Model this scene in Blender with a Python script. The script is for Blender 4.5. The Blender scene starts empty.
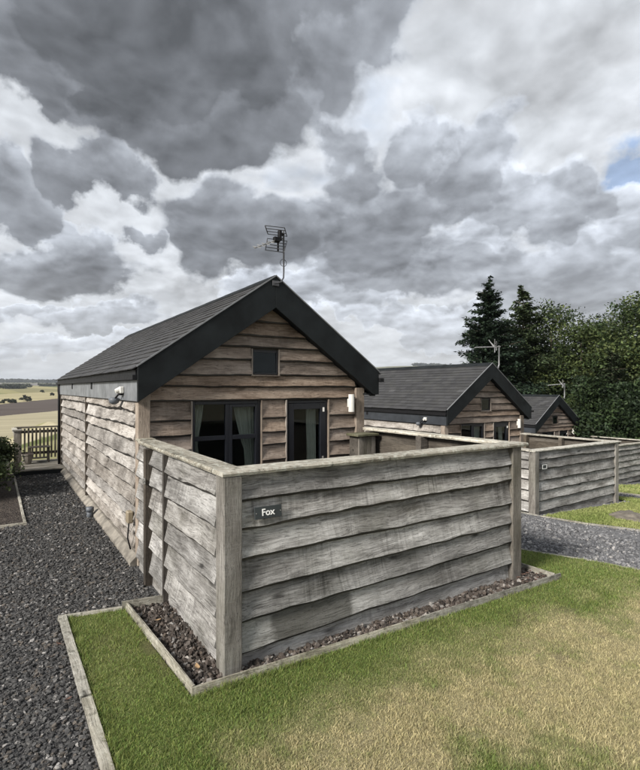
import bpy, bmesh, math, random
import numpy as np
from mathutils import Vector, Matrix, noise as mnoise

S = bpy.context.scene
COL = S.collection
PI = math.pi
# ------------------------------------------------------------------ camera
F_PX = 495.0                      # focal length in pixels of the 640 px wide photo
YAW = math.atan2(322, 495)        # the cabins' long side points this far left of the view
CAM_H = 2.15
cam_d = bpy.data.cameras.new('camera')
cam = bpy.data.objects.new('camera', cam_d); COL.objects.link(cam)
cam.location = (0, 0, CAM_H)
cam.rotation_euler = (PI/2, 0, -YAW)
cam_d.sensor_fit = 'HORIZONTAL'; cam_d.sensor_width = 36
cam_d.lens = 36*F_PX/640
cam_d.shift_y = 3.5/640
cam_d.clip_start = 0.05; cam_d.clip_end = 20000
S.camera = cam
S.view_settings.view_transform = 'Standard'
S.view_settings.look = 'None'
S.view_settings.exposure = 0.45
S.view_settings.gamma = 1.0
S.cycles.use_denoising = True
S.cycles.max_bounces = 6
S.cycles.diffuse_bounces = 3
S.cycles.glossy_bounces = 3
S.cycles.transmission_bounces = 4
S.cycles.transparent_max_bounces = 12

FW = (math.sin(YAW), math.cos(YAW)); RT = (math.cos(YAW), -math.sin(YAW))
def pxdir(px, py):
    X = (px-320)/F_PX; z = -(py-388.5)/F_PX
    return Vector((FW[0]+RT[0]*X, FW[1]+RT[1]*X, z)).normalized()

# ------------------------------------------------------------------ node helper
class N:
    def __init__(s, tree): s.t = tree
    def node(s, typ, **kw):
        n = s.t.nodes.new(typ)
        for k, v in kw.items(): setattr(n, k, v)
        return n
    def inp(s, sock, v):
        if isinstance(v, bpy.types.NodeSocket): s.t.links.new(v, sock)
        elif v is not None: sock.default_value = v
    def m(s, op, a, b=None, c=None, clamp=False):
        n = s.node('ShaderNodeMath', operation=op, use_clamp=clamp)
        for i, v in enumerate((a, b, c)):
            if v is not None: s.inp(n.inputs[i], v)
        return n.outputs[0]
    def v(s, op, a, b=None, scale=None):
        n = s.node('ShaderNodeVectorMath', operation=op)
        s.inp(n.inputs[0], a)
        if b is not None: s.inp(n.inputs[1], b)
        if scale is not None: s.inp(n.inputs['Scale'], scale)
        return n.outputs['Value'] if op in ('DOT_PRODUCT', 'LENGTH', 'DISTANCE') else n.outputs[0]
    def noise(s, vec, scale=5, detail=4, rough=0.5, dist=0.0, color=False):
        n = s.node('ShaderNodeTexNoise')
        s.inp(n.inputs['Vector'], vec); s.inp(n.inputs['Scale'], scale); s.inp(n.inputs['Detail'], detail)
        s.inp(n.inputs['Roughness'], rough); s.inp(n.inputs['Distortion'], dist)
        return n.outputs['Color'] if color else n.outputs['Fac']
    def ramp(s, fac, stops, interp='LINEAR'):
        n = s.node('ShaderNodeValToRGB'); cr = n.color_ramp; cr.interpolation = interp
        while len(cr.elements) < len(stops): cr.elements.new(0.5)
        for e, (p, c) in zip(cr.elements, stops):
            e.position = p
            e.color = (c, c, c, 1) if isinstance(c, (int, float)) else (*c, 1)
        s.inp(n.inputs[0], fac)
        return n.outputs[0]
    def mix(s, f, a, b, blend='MIX'):
        n = s.node('ShaderNodeMix', data_type='RGBA', blend_type=blend)
        s.inp(n.inputs[0], f)
        for k, v in ((6, a), (7, b)):
            if isinstance(v, tuple) and len(v) == 3: v = (*v, 1)
            s.inp(n.inputs[k], v)
        return n.outputs[2]
    def mapr(s, v, a, b, c=0.0, d=1.0):
        n = s.node('ShaderNodeMapRange'); n.clamp = True
        for i, q in enumerate((v, a, b, c, d)): s.inp(n.inputs[i], q)
        return n.outputs[0]
    def mapping(s, vec, scale=(1, 1, 1), loc=(0, 0, 0)):
        n = s.node('ShaderNodeMapping'); s.inp(n.inputs['Vector'], vec)
        n.inputs['Scale'].default_value = scale; s.inp(n.inputs['Location'], loc)
        return n.outputs[0]

# ------------------------------------------------------------------ world: broken cloud
SUN_DIR = Vector((-0.82, -0.19, 0.56)).normalized()
world = bpy.data.worlds.new('World'); S.world = world; world.use_nodes = True
def build_sky():
    t = world.node_tree; t.nodes.clear(); n = N(t)
    out = n.node('ShaderNodeOutputWorld'); bg = n.node('ShaderNodeBackground')
    t.links.new(bg.outputs[0], out.inputs[0])
    bg.inputs['Strength'].default_value = 0.1
    sky = n.node('ShaderNodeTexSky', sky_type='NISHITA'); sky.sun_disc = False
    sky.sun_elevation = math.asin(SUN_DIR.z); sky.sun_rotation = math.atan2(SUN_DIR.x, SUN_DIR.y)
    sky.air_density = 1.0; sky.dust_density = 1.0
    tc = n.node('ShaderNodeTexCoord'); d = n.v('NORMALIZE', tc.outputs['Generated'])
    sep = n.node('ShaderNodeSeparateXYZ'); n.inp(sep.inputs[0], d)
    dz = n.m('MAXIMUM', sep.outputs[2], 0.0)
    # cloud-layer coordinates: crowded together towards the horizon
    k = n.m('DIVIDE', 1.15, n.m('ADD', dz, 0.40))
    flat = n.v('MULTIPLY', d, (1, 1, 1.25))
    p = n.v('SCALE', flat, scale=k)
    warp = n.v('SUBTRACT', n.noise(p, 1.6, 3, 0.5, color=True), (0.5, 0.5, 0.5))
    pw = n.v('ADD', p, n.v('SCALE', warp, scale=0.20))
    def billow(vec, scale):
        vo = n.node('ShaderNodeTexVoronoi'); vo.feature = 'F1'; vo.inputs['Scale'].default_value = scale
        vo.inputs['Detail'].default_value = 2.0; vo.inputs['Roughness'].default_value = 0.48; vo.inputs['Lacunarity'].default_value = 2.3
        vo.normalize = True
        n.inp(vo.inputs['Vector'], vec); return n.m('SUBTRACT', 1.0, vo.outputs['Distance'])
    def puff(vec): return n.m('ADD', n.m('MULTIPLY', billow(vec, 4.4), 0.65), n.m('MULTIPLY', n.noise(vec, 5.0, 6, 0.55), 0.35))
    def fbm(vec):
        a = n.noise(vec, 1.9, 5, 0.50)
        b = n.noise(vec, 7.0, 7, 0.62)
        c = billow(vec, 3.0)
        return n.m('ADD', n.m('ADD', n.m('MULTIPLY', a, 0.50), n.m('MULTIPLY', b, 0.17)), n.m('MULTIPLY_ADD', c, 0.85, -0.36))
    fb = fbm(pw)
    pf = puff(pw); pf2 = puff(n.v('ADD', pw, (-0.020, -0.005, 0.034)))
    # the large cloud banks that hang over the valley
    w1 = n.v('SUBTRACT', n.noise(d, 3.2, 4, 0.55, color=True), (0.5, 0.5, 0.5))
    w2 = n.v('SUBTRACT', n.noise(d, 11.0, 5, 0.6, color=True), (0.5, 0.5, 0.5))
    dw = n.v('ADD', d, n.v('ADD', n.v('SCALE', w1, scale=0.30), n.v('SCALE', w2, scale=0.12)))
    # a soft high layer everywhere
    D = n.m('MULTIPLY_ADD', fb, 1.6, -0.44)
    cb = pxdir(626, 188); gap = n.mapr(n.v('DISTANCE', dw, tuple(cb)), 0.085, 0.015)     # a rent that shows blue
    D = n.m('MULTIPLY_ADD', gap, -0.75, D)
    shade = n.ramp(D, [(0.0, (0.36, 0.47, 0.67)), (0.12, (0.55, 0.605, 0.69)), (0.26, (0.66, 0.69, 0.735)), (0.42, (0.60, 0.63, 0.67)),
                       (0.58, (0.50, 0.52, 0.55)), (0.80, (0.36, 0.375, 0.40)), (1.0, (0.24, 0.25, 0.27))])
    rel = n.m('MULTIPLY', n.m('SUBTRACT', pf, pf2), 4.2)
    rel = n.m('ADD', 1.0, n.m('MINIMUM', n.m('MAXIMUM', rel, -0.34), 0.42))
    cl = n.v('SCALE', shade, scale=n.m('MULTIPLY_ADD', rel, 0.6, 0.4))
    rough = n.m('MULTIPLY_ADD', fb, 4.2, -2.22)
    # the heaped clouds over the valley, far ones first: photo x, y, radius x, radius y, top, base
    heaps = [(60, 352, 90, 12, .84, .62), (410, 322, 95, 16, .80, .58), (15, 308, 55, 12, .70, .46), (95, 322, 66, 17, .74, .42), (330, 300, 75, 24, .80, .50),
             (600, 238, 75, 48, .80, .48), (520, 268, 125, 48, .60, .38), (400, 268, 105, 34, .52, .36), (535, 195, 62, 38, .68, .44), (455, 170, 66, 52, .60, .36),
             (425, 135, 48, 40, .66, .40), (350, 218, 95, 56, .46, .27), (240, 215, 84, 56, .44, .24), (75, 268, 80, 34, .52, .22), (15, 190, 42, 36, .50, .29),
             (102, 168, 46, 32, .46, .24), (145, 238, 24, 20, .50, .30), (345, 150, 52, 66, .54, .33), (335, 50, 70, 85, .46, .26), (45, 45, 70, 48, .42, .25),
             (215, 100, 105, 56, .36, .19), (165, 5, 180, 78, .31, .17)]
    for (x, y, rx, ry, tp, bs) in heaps:
        c = pxdir(x, y); r = Vector((c.y, -c.x, 0)).normalized(); u = r.cross(c)
        q = n.v('SUBTRACT', dw, tuple(c)); sc = c.dot(Vector((*FW, 0)))
        a = n.v('DOT_PRODUCT', q, tuple(r*(F_PX/(rx*sc)))); b = n.v('DOT_PRODUCT', q, tuple(u*(F_PX/(ry*sc))))
        back = n.m('MULTIPLY', n.m('LESS_THAN', n.v('DOT_PRODUCT', d, tuple(c)), 0.0), 9.0)
        g = n.m('SUBTRACT', n.m('SUBTRACT', 1.0, n.m('MULTIPLY_ADD', a, a, n.m('MULTIPLY', b, b))), back)
        den = n.m('ADD', g, rough)
        al = n.mapr(den, 0.0, 0.36)
        lum = n.mapr(n.m('MULTIPLY_ADD', den, 0.45, n.m('MULTIPLY', b, -0.75)), -0.40, 0.75, tp*0.88, bs*0.84)
        lum = n.m('MULTIPLY', n.m('MULTIPLY', lum, rel), n.mapr(den, 0.08, 0.40, 1.45, 1.0))
        cl = n.mix(al, cl, n.v('SCALE', (0.92, 0.985, 1.095), scale=lum))
    # air light low over the hills
    low = n.m('POWER', n.m('SUBTRACT', 1.0, n.m('MINIMUM', n.m('MULTIPLY', dz, 3.6), 1.0)), 2.0)
    cl = n.mix(n.m('MULTIPLY', low, 0.40), cl, (0.80, 0.795, 0.76))
    cl10 = n.v('SCALE', cl, scale=8.6)
    blue = n.m('MULTIPLY', n.mapr(D, 0.05, -0.35), 0.0)
    fin = n.mix(blue, cl10, n.v('SCALE', sky.outputs[0], scale=1.0))
    t.links.new(fin, bg.inputs['Color'])
build_sky()
world.cycles.sampling_method = 'MANUAL'; world.cycles.sample_map_resolution = 512
# ------------------------------------------------------------------ sun behind thin cloud
sun_d = bpy.data.lights.new('sun', 'SUN'); sun_d.energy = 5.0; sun_d.angle = math.radians(14); sun_d.color = (1.0, 0.95, 0.88)
sun = bpy.data.objects.new('sun', sun_d); COL.objects.link(sun)
sun.rotation_euler = (-SUN_DIR).to_track_quat('-Z', 'Y').to_euler()

# ================================================================== materials
MATS = {}
def new_mat(name):
    m = bpy.data.materials.new(name); m.use_nodes = True; t = m.node_tree; t.nodes.clear()
    n = N(t); out = n.node('ShaderNodeOutputMaterial'); p = n.node('ShaderNodeBsdfPrincipled')
    t.links.new(p.outputs[0], out.inputs[0]); MATS[name] = m
    return m, n, p, out
def bump(n, p, h, strength=0.3, dist=0.01):
    b = n.node('ShaderNodeBump'); b.inputs['Strength'].default_value = strength; b.inputs['Distance'].default_value = dist
    n.inp(b.inputs['Height'], h); n.t.links.new(b.outputs[0], p.inputs['Normal'])
def wood(name, dark, mid, light, axis='x', stain=0.5, algae=0.0, rough=0.85, lichen=0.0, knots=1.0, damp=None):
    m, n, p, out = new_mat(name)
    tc = n.node('ShaderNodeTexCoord'); oi = n.node('ShaderNodeObjectInfo')
    off = n.m('MULTIPLY', oi.outputs['Random'], 61.7)
    co = n.v('ADD', tc.outputs['Object'], n.node('ShaderNodeCombineXYZ').outputs[0])
    cx = n.node('ShaderNodeCombineXYZ')
    for i in range(3): n.inp(cx.inputs[i], off)
    co = n.v('ADD', tc.outputs['Object'], cx.outputs[0])
    L, T = 1.6, 58
    gs = (L, T, T) if axis == 'x' else ((T, T, L) if axis == 'z' else (T, L, T))
    cs = (26, 1.2, 1.4) if axis == 'x' else ((1.4, 1.2, 26) if axis == 'z' else (1.2, 26, 1.4))
    wv = n.v('SCALE', n.v('SUBTRACT', n.noise(co, 2.0, 2, color=True), (0.5, 0.5, 0.5)), scale=0.10)
    cow = n.v('ADD', co, wv)
    grain = n.noise(n.mapping(cow, gs), 1.0, 8, 0.70)
    crs = (5, 150, 150) if axis == 'x' else ((150, 150, 5) if axis == 'z' else (150, 5, 150))
    crack = n.mapr(n.noise(n.mapping(cow, crs), 1.0, 3, 0.5), 0.60, 0.68)   # drying splits along the grain
    speck = n.noise(co, 90, 4, 0.7)
    blot = n.noise(n.mapping(co, (1.6, 4.5, 4.5) if axis == 'x' else ((4.5, 4.5, 1.6) if axis == 'z' else (4.5, 1.6, 4.5))), 1.0, 6, 0.62)
    saw = n.noise(n.mapping(cow, cs), 1.0, 8, 0.72)          # water runs across the grain of the boards
    pat = n.mapr(n.noise(co, 1.5, 4, 0.6), 0.42, 0.62)       # the runs come in patches
    fac = n.m('ADD', n.m('MULTIPLY', grain, 0.40), n.m('MULTIPLY', blot, 0.60))
    c = n.ramp(fac, [(0.38, dark), (0.50, mid), (0.61, light)])
    c = n.mix(n.m('MULTIPLY', n.m('MULTIPLY', n.mapr(saw, 0.50, 0.70), pat), stain), c, tuple(x*0.42 for x in dark))
    c = n.mix(n.m('MULTIPLY', n.m('MULTIPLY', n.mapr(saw, 0.45, 0.28), pat), stain*0.6), c, tuple(min(1, x*1.25) for x in light))
    c = n.mix(n.m('MULTIPLY', crack, 0.38), c, tuple(x*0.35 for x in dark))
    c = n.mix(n.m('MULTIPLY', n.mapr(speck, 0.56, 0.68), 0.40), c, tuple(x*0.5 for x in dark))
    big = n.noise(co, 0.9, 5, 0.62)
    c = n.mix(n.m('MULTIPLY', n.mapr(big, 0.52, 0.68), 0.45*stain), c, tuple(x*0.6 for x in dark))
    if knots:
        vo = n.node('ShaderNodeTexVoronoi'); vo.feature = 'F1'
        ks = (1.5, 5, 5) if axis == 'x' else ((5, 5, 1.5) if axis == 'z' else (5, 1.5, 5))
        n.inp(vo.inputs['Vector'], n.mapping(cow, ks)); vo.inputs['Scale'].default_value = 1.0
        kn = n.mapr(n.m('ADD', vo.outputs['Distance'], n.m('MULTIPLY', grain, 0.06)), 0.17, 0.08)
        c = n.mix(n.m('MULTIPLY', kn, 0.92*knots), c, tuple(x*0.3 for x in dark))
    if algae:
        al = n.m('MULTIPLY', n.mapr(n.noise(co, 1.7, 5, 0.6), 0.5, 0.7), algae)
        c = n.mix(al, c, (0.075, 0.08, 0.04))
    if lichen:
        li = n.m('MULTIPLY', n.mapr(n.noise(co, 19, 5, 0.65), 0.50, 0.60), lichen)
        c = n.mix(li, c, (0.50, 0.50, 0.44))
        dk = n.m('MULTIPLY', n.mapr(n.noise(co, 13, 5, 0.7), 0.56, 0.66), 0.8)
        c = n.mix(dk, c, (0.07, 0.068, 0.05))
    if damp:                                                  # a damp patch that has soaked into one board
        sx = n.node('ShaderNodeSeparateXYZ'); n.inp(sx.inputs[0], n.v('ADD', tc.outputs['Object'], n.v('SCALE', n.v('SUBTRACT', n.noise(co, 6, 5, 0.6, color=True), (0.5, 0.5, 0.5)), scale=0.12)))
        k = n.m('MULTIPLY', n.mapr(sx.outputs[0], damp[0]-0.02, damp[0]+0.02), n.mapr(sx.outputs[0], damp[1]+0.03, damp[1]-0.03))
        k = n.m('MULTIPLY', k, n.mapr(sx.outputs[2], damp[2]+0.02, damp[2]-0.02))
        c = n.mix(n.m('MULTIPLY', k, 0.72), c, (0.040, 0.038, 0.030))
    # board to board variation
    hv = n.node('ShaderNodeHueSaturation'); n.inp(hv.inputs['Color'], c)
    n.inp(hv.inputs['Value'], n.m('MULTIPLY_ADD', oi.outputs['Random'], 0.54, 0.74))
    n.inp(hv.inputs['Saturation'], n.m('MULTIPLY_ADD', n.m('FRACT', n.m('MULTIPLY', oi.outputs['Random'], 7.3)), 0.5, 0.75))
    n.t.links.new(hv.outputs[0], p.inputs['Base Color'])
    p.inputs['Roughness'].default_value = rough
    p.inputs['Specular IOR Level'].default_value = 0.25
    hgt = n.m('ADD', n.m('MULTIPLY', grain, 1.0), n.m('MULTIPLY_ADD', crack, -0.7, n.m('MULTIPLY', saw, 0.7)))
    bump(n, p, hgt, 0.8, 0.010)
    return m
wood('wood_fence', (0.105, 0.098, 0.090), (0.265, 0.256, 0.243), (0.46, 0.45, 0.434), stain=0.85, algae=0.18)
wood('wood_side', (0.11, 0.098, 0.086), (0.265, 0.244, 0.221), (0.42, 0.397, 0.368), stain=0.95)
wood('wood_gable', (0.115, 0.088, 0.068), (0.22, 0.174, 0.140), (0.34, 0.282, 0.232), stain=0.40)
wood('wood_fence_damp', (0.12, 0.113, 0.105), (0.265, 0.258, 0.246), (0.42, 0.412, 0.40), stain=0.85, algae=0.18, damp=(0.28, 1.05, 0.30))
wood('wood_edge_shade', (0.030, 0.027, 0.024), (0.055, 0.050, 0.045), (0.10, 0.093, 0.085), stain=0.2, knots=0)  # bark-dark lower edges; the shade line under each board is put into colour
wood('wood_post', (0.085, 0.076, 0.064), (0.165, 0.15, 0.13), (0.25, 0.235, 0.21), axis='z', stain=0.25, algae=0.25)
wood('wood_post_dark', (0.035, 0.030, 0.025), (0.07, 0.06, 0.05), (0.12, 0.105, 0.09), axis='z', stain=0.2)
wood('wood_rail', (0.16, 0.145, 0.115), (0.34, 0.315, 0.262), (0.47, 0.44, 0.375), stain=0.20, lichen=0.7, knots=0.4)
wood('wood_trim', (0.16, 0.13, 0.105), (0.25, 0.21, 0.175), (0.34, 0.30, 0.255), axis='z', stain=0.2)
wood('wood_edging', (0.13, 0.12, 0.095), (0.26, 0.245, 0.205), (0.38, 0.36, 0.31), stain=0.35, algae=0.3, lichen=0.25)
wood('wood_picket', (0.055, 0.048, 0.038), (0.105, 0.092, 0.072), (0.17, 0.15, 0.12), axis='z', stain=0.2)
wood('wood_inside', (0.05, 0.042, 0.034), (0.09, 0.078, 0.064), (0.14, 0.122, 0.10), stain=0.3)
wood('wood_deck', (0.13, 0.115, 0.095), (0.25, 0.23, 0.195), (0.36, 0.335, 0.29), stain=0.3, algae=0.3)
wood('wood_moss', (0.07, 0.066, 0.04), (0.14, 0.135, 0.085), (0.22, 0.21, 0.15), stain=0.2, algae=0.7)

def plain(name, col, rough=0.6, metal=0.0, var=0.15, scale=6, spec=0.4, bmp=0.15):
    m, n, p, out = new_mat(name)
    tc = n.node('ShaderNodeTexCoord'); oi = n.node('ShaderNodeObjectInfo')
    cx = n.node('ShaderNodeCombineXYZ')
    for i in range(3): n.inp(cx.inputs[i], n.m('MULTIPLY', oi.outputs['Random'], 33.0))
    co = n.v('ADD', tc.outputs['Object'], cx.outputs[0])
    f = n.noise(co, scale, 6, 0.6)
    c = n.ramp(f, [(0.3, tuple(x*(1-var) for x in col)), (0.7, tuple(min(1, x*(1+var)) for x in col))])
    n.t.links.new(c, p.inputs['Base Color'])
    n.inp(p.inputs['Roughness'], n.m('MULTIPLY_ADD', n.noise(co, scale*3, 4), 0.25, rough-0.12))
    p.inputs['Metallic'].default_value = metal; p.inputs['Specular IOR Level'].default_value = spec
    if bmp: bump(n, p, n.noise(co, scale*6, 5), bmp, 0.004)
    return m
plain('paint_charcoal', (0.009, 0.011, 0.012), 0.62, var=0.5, scale=3, spec=0.18)
plain('paint_fascia_sheen', (0.15, 0.158, 0.168), 0.45, var=0.35, scale=4)  # dark fascia lightened for the near cabin: grazing sky sheen put into colour
plain('paint_fascia_dark', (0.030, 0.034, 0.040), 0.5, var=0.3, scale=4)
plain('frame_dark', (0.010, 0.011, 0.015), 0.35, var=0.2, bmp=0)
plain('plastic_black', (0.010, 0.010, 0.011), 0.55, var=0.2, bmp=0, spec=0.15)
plain('plastic_grey', (0.10, 0.11, 0.125), 0.5, var=0.2, bmp=0)
plain('plastic_white', (0.62, 0.61, 0.57), 0.45, var=0.08, bmp=0)
plain('plastic_tan', (0.24, 0.20, 0.14), 0.5, var=0.2, bmp=0)
plain('metal_aerial', (0.30, 0.30, 0.30), 0.45, metal=0.6, var=0.3, bmp=0)
plain('metal_aerial_dark', (0.075, 0.075, 0.08), 0.5, metal=0.3, var=0.3, bmp=0)
plain('metal_verge', (0.16, 0.165, 0.17), 0.4, var=0.2, bmp=0)
plain('metal_latch', (0.32, 0.31, 0.29), 0.45, metal=0.5, var=0.3, bmp=0)
plain('concrete', (0.20, 0.182, 0.155), 0.9, var=0.55, scale=5, bmp=0.5)
plain('paving', (0.20, 0.19, 0.175), 0.9, var=0.3, scale=3, bmp=0.4)
plain('plaster', (0.22, 0.20, 0.17), 0.9, var=0.05, bmp=0)
plain('curtain', (0.62, 0.57, 0.47), 0.9, var=0.08, scale=9)
plain('sign_board', (0.030, 0.036, 0.038), 0.5, var=0.15, bmp=0)
plain('sign_letter', (0.80, 0.80, 0.78), 0.5, var=0.03, bmp=0)
plain('sign_faded', (0.30, 0.30, 0.29), 0.6, var=0.2, bmp=0)
plain('sheathing', (0.05, 0.045, 0.04), 0.9, var=0.2)
plain('bark', (0.085, 0.068, 0.05), 0.95, var=0.4, scale=9, bmp=0.6)
plain('soil', (0.060, 0.044, 0.034), 1.0, var=0.5, scale=14, bmp=0.8)
plain('stone_mound', (0.13, 0.115, 0.095), 0.95, var=0.45, scale=7, bmp=0.8)

def slate_roof():
    m, n, p, out = new_mat('roof_slate')
    at = n.node('ShaderNodeAttribute', attribute_name='col'); tc = n.node('ShaderNodeTexCoord')
    f = n.noise(tc.outputs['Object'], 3.0, 6, 0.65); g = n.noise(tc.outputs['Object'], 40, 4, 0.6)
    c = n.mix(n.m('MULTIPLY', n.mapr(f, 0.45, 0.7), 0.45), at.outputs['Color'], (0.062, 0.062, 0.056))
    c = n.mix(n.m('MULTIPLY', n.mapr(g, 0.55, 0.7), 0.35), c, (0.085, 0.085, 0.078))
    n.t.links.new(c, p.inputs['Base Color']); p.inputs['Roughness'].default_value = 0.78; p.inputs['Specular IOR Level'].default_value = 0.3
    bump(n, p, g, 0.35, 0.004)
slate_roof()

def attr_mat(name, rough=0.85, spec=0.25, noise_amt=0.3, scale=60, translucent=0.0):
    m, n, p, out = new_mat(name)
    at = n.node('ShaderNodeAttribute', attribute_name='col'); geo = n.node('ShaderNodeNewGeometry')
    f = n.noise(geo.outputs['Position'], scale, 3, 0.6)
    c = n.mix(1.0, at.outputs['Color'], n.ramp(f, [(0.25, 1-noise_amt), (0.75, 1+noise_amt*0.6)]), 'MULTIPLY')
    n.t.links.new(c, p.inputs['Base Color']); p.inputs['Roughness'].default_value = rough; p.inputs['Specular IOR Level'].default_value = spec
    if translucent:
        tr = n.node('ShaderNodeBsdfTranslucent'); n.inp(tr.inputs['Color'], c)
        mx = n.node('ShaderNodeMixShader'); mx.inputs[0].default_value = translucent
        n.t.links.new(p.outputs[0], mx.inputs[1]); n.t.links.new(tr.outputs[0], mx.inputs[2]); n.t.links.new(mx.outputs[0], out.inputs[0])
    return m
attr_mat('chip'); attr_mat('blade', 0.7, 0.15, 0.15, 9, 0.42); attr_mat('leaf', 0.6, 0.25, 0.2, 3, 0.25); attr_mat('needle', 0.7, 0.15, 0.2, 3, 0.1)

def gravel_mat(name, a, b, c3, scale):
    m, n, p, out = new_mat(name)
    geo = n.node('ShaderNodeNewGeometry'); pos = geo.outputs['Position']
    vo = n.node('ShaderNodeTexVoronoi'); n.inp(vo.inputs['Vector'], pos); vo.inputs['Scale'].default_value = scale
    sp = n.node('ShaderNodeSeparateColor'); n.inp(sp.inputs[0], vo.outputs['Color'])
    c = n.ramp(sp.outputs[0], [(0.0, a), (0.6, b), (1.0, c3)])
    big = n.noise(pos, 1.1, 5, 0.6)
    c = n.mix(n.m('MULTIPLY', n.mapr(big, 0.45, 0.7), 0.4), c, tuple(x*0.55 for x in a))
    n.t.links.new(c, p.inputs['Base Color']); p.inputs['Roughness'].default_value = 0.85; p.inputs['Specular IOR Level'].default_value = 0.3
    h = n.m('ADD', n.m('MULTIPLY', vo.outputs['Distance'], -1.2), n.m('MULTIPLY', sp.outputs[1], 0.8))
    bump(n, p, h, 0.9, 0.02)
gravel_mat('gravel_dark', (0.034, 0.034, 0.035), (0.06, 0.06, 0.061), (0.11, 0.108, 0.105), 44)
gravel_mat('gravel_grey', (0.085, 0.085, 0.09), (0.15, 0.15, 0.155), (0.25, 0.25, 0.25), 42)
gravel_mat('mulch', (0.020, 0.015, 0.012), (0.042, 0.032, 0.026), (0.09, 0.075, 0.062), 40)

def lawn_base():
    m, n, p, out = new_mat('lawn_base')
    geo = n.node('ShaderNodeNewGeometry'); pos = geo.outputs['Position']
    at = n.node('ShaderNodeAttribute', attribute_name='col')
    f = n.noise(pos, 55, 5, 0.7)
    c = n.mix(1.0, at.outputs['Color'], n.ramp(f, [(0.3, 0.45), (0.7, 1.1)]), 'MULTIPLY')
    n.t.links.new(c, p.inputs['Base Color']); p.inputs['Roughness'].default_value = 0.95; p.inputs['Specular IOR Level'].default_value = 0.1
    bump(n, p, f, 0.8, 0.02)
lawn_base()
def ground_mat():
    m, n, p, out = new_mat('fields')
    geo = n.node('ShaderNodeNewGeometry'); pos = geo.outputs['Position']
    at = n.node('ShaderNodeAttribute', attribute_name='col')
    f = n.noise(n.mapping(pos, (0.02, 0.05, 0.02)), 1.0, 7, 0.65)
    ln = n.noise(n.mapping(pos, (0.004, 0.11, 0.0)), 1.0, 3, 0.6)      # drilling lines and swaths
    g = n.m('ADD', n.m('MULTIPLY', f, 0.5), n.m('MULTIPLY', ln, 0.5))
    c = n.mix(1.0, at.outputs['Color'], n.ramp(g, [(0.3, 0.70), (0.7, 1.22)]), 'MULTIPLY')
    n.t.links.new(c, p.inputs['Base Color']); p.inputs['Roughness'].default_value = 1.0; p.inputs['Specular IOR Level'].default_value = 0.05
ground_mat()
def glass_mat():
    m, n, p, out = new_mat('glass')
    n.t.nodes.remove(p)
    gl = n.node('ShaderNodeBsdfGlossy'); gl.inputs['Roughness'].default_value = 0.015; gl.inputs['Color'].default_value = (0.92, 0.95, 0.97, 1)
    tr = n.node('ShaderNodeBsdfTransparent'); tr.inputs['Color'].default_value = (0.72, 0.77, 0.78, 1)
    lw = n.node('ShaderNodeLayerWeight'); lw.inputs['Blend'].default_value = 0.5
    mx = n.node('ShaderNodeMixShader'); n.inp(mx.inputs[0], n.m('MULTIPLY_ADD', n.m('POWER', lw.outputs['Facing'], 4.0), 0.7, 0.015))
    n.t.links.new(tr.outputs[0], mx.inputs[1]); n.t.links.new(gl.outputs[0], mx.inputs[2]); n.t.links.new(mx.outputs[0], out.inputs[0])
glass_mat()

# ================================================================== mesh helpers
def obj(name, me, mat=None, parent=None, loc=(0, 0, 0), rotz=0.0):
    o = bpy.data.objects.new(name, me); COL.objects.link(o)
    if mat and not me.materials: me.materials.append(MATS[mat])
    o.location = loc; o.rotation_euler = (0, 0, rotz)
    if parent: o.parent = parent
    return o
def thing(name, label, cat, loc=(0, 0, 0), rotz=0.0, group=None):
    o = bpy.data.objects.new(name, None); COL.objects.link(o); o.empty_display_size = 0.1
    o.location = loc; o.rotation_euler = (0, 0, rotz); tag(o, label, cat, group); return o
def tag(o, label, cat, group=None):
    o['label'] = label; o['category'] = cat
    if group: o['group'] = group
    return o
def struct(o): o['kind'] = 'structure'; return o
def stuff(o, label=None, cat=None):
    o['kind'] = 'stuff'
    if label: o['label'] = label; o['category'] = cat
    return o
def bm_mesh(bm, name='mesh', smooth=False):
    bmesh.ops.recalc_face_normals(bm, faces=bm.faces)
    me = bpy.data.meshes.new(name); bm.to_mesh(me); bm.free()
    if smooth:
        for p in me.polygons: p.use_smooth = True
    return me
def bx(bm, x0, x1, y0, y1, z0, z1, bev=0.0):
    r = bmesh.ops.create_cube(bm, size=1.0)
    for v in r['verts']:
        v.co = ((x0+x1)/2+v.co.x*(x1-x0), (y0+y1)/2+v.co.y*(y1-y0), (z0+z1)/2+v.co.z*(z1-z0))
    if bev:
        es = list({e for v in r['verts'] for e in v.link_edges})
        bmesh.ops.bevel(bm, geom=es, offset=bev, segments=1, affect='EDGES', profile=0.5)
def box(name, mat, parent, x0, x1, y0, y1, z0, z1, bev=0.004):
    """a box whose own origin is its base centre"""
    bm = bmesh.new(); cx, cy = (x0+x1)/2, (y0+y1)/2
    bx(bm, x0-cx, x1-cx, y0-cy, y1-cy, 0, z1-z0, bev)
    return obj(name, bm_mesh(bm, name), mat, parent, (cx, cy, z0))
def tube_bm(bm, pts, r, seg=8, cap=True):
    pts = [Vector(p) for p in pts]; rings = []
    rr = r if isinstance(r, (list, tuple)) else [r]*len(pts)
    for i, p in enumerate(pts):
        t = (pts[min(i+1, len(pts)-1)]-pts[max(i-1, 0)]).normalized()
        a = t.orthogonal().normalized() if i == 0 else (prev-t*prev.dot(t)).normalized()
        prev = a; b = t.cross(a)
        rings.append([bm.verts.new(p+(a*math.cos(2*PI*k/seg)+b*math.sin(2*PI*k/seg))*rr[i]) for k in range(seg)])
    for A, B in zip(rings, rings[1:]):
        for k in range(seg): bm.faces.new((A[k], A[(k+1) % seg], B[(k+1) % seg], B[k]))
    if cap: bm.faces.new(rings[0][::-1]); bm.faces.new(rings[-1])
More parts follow.
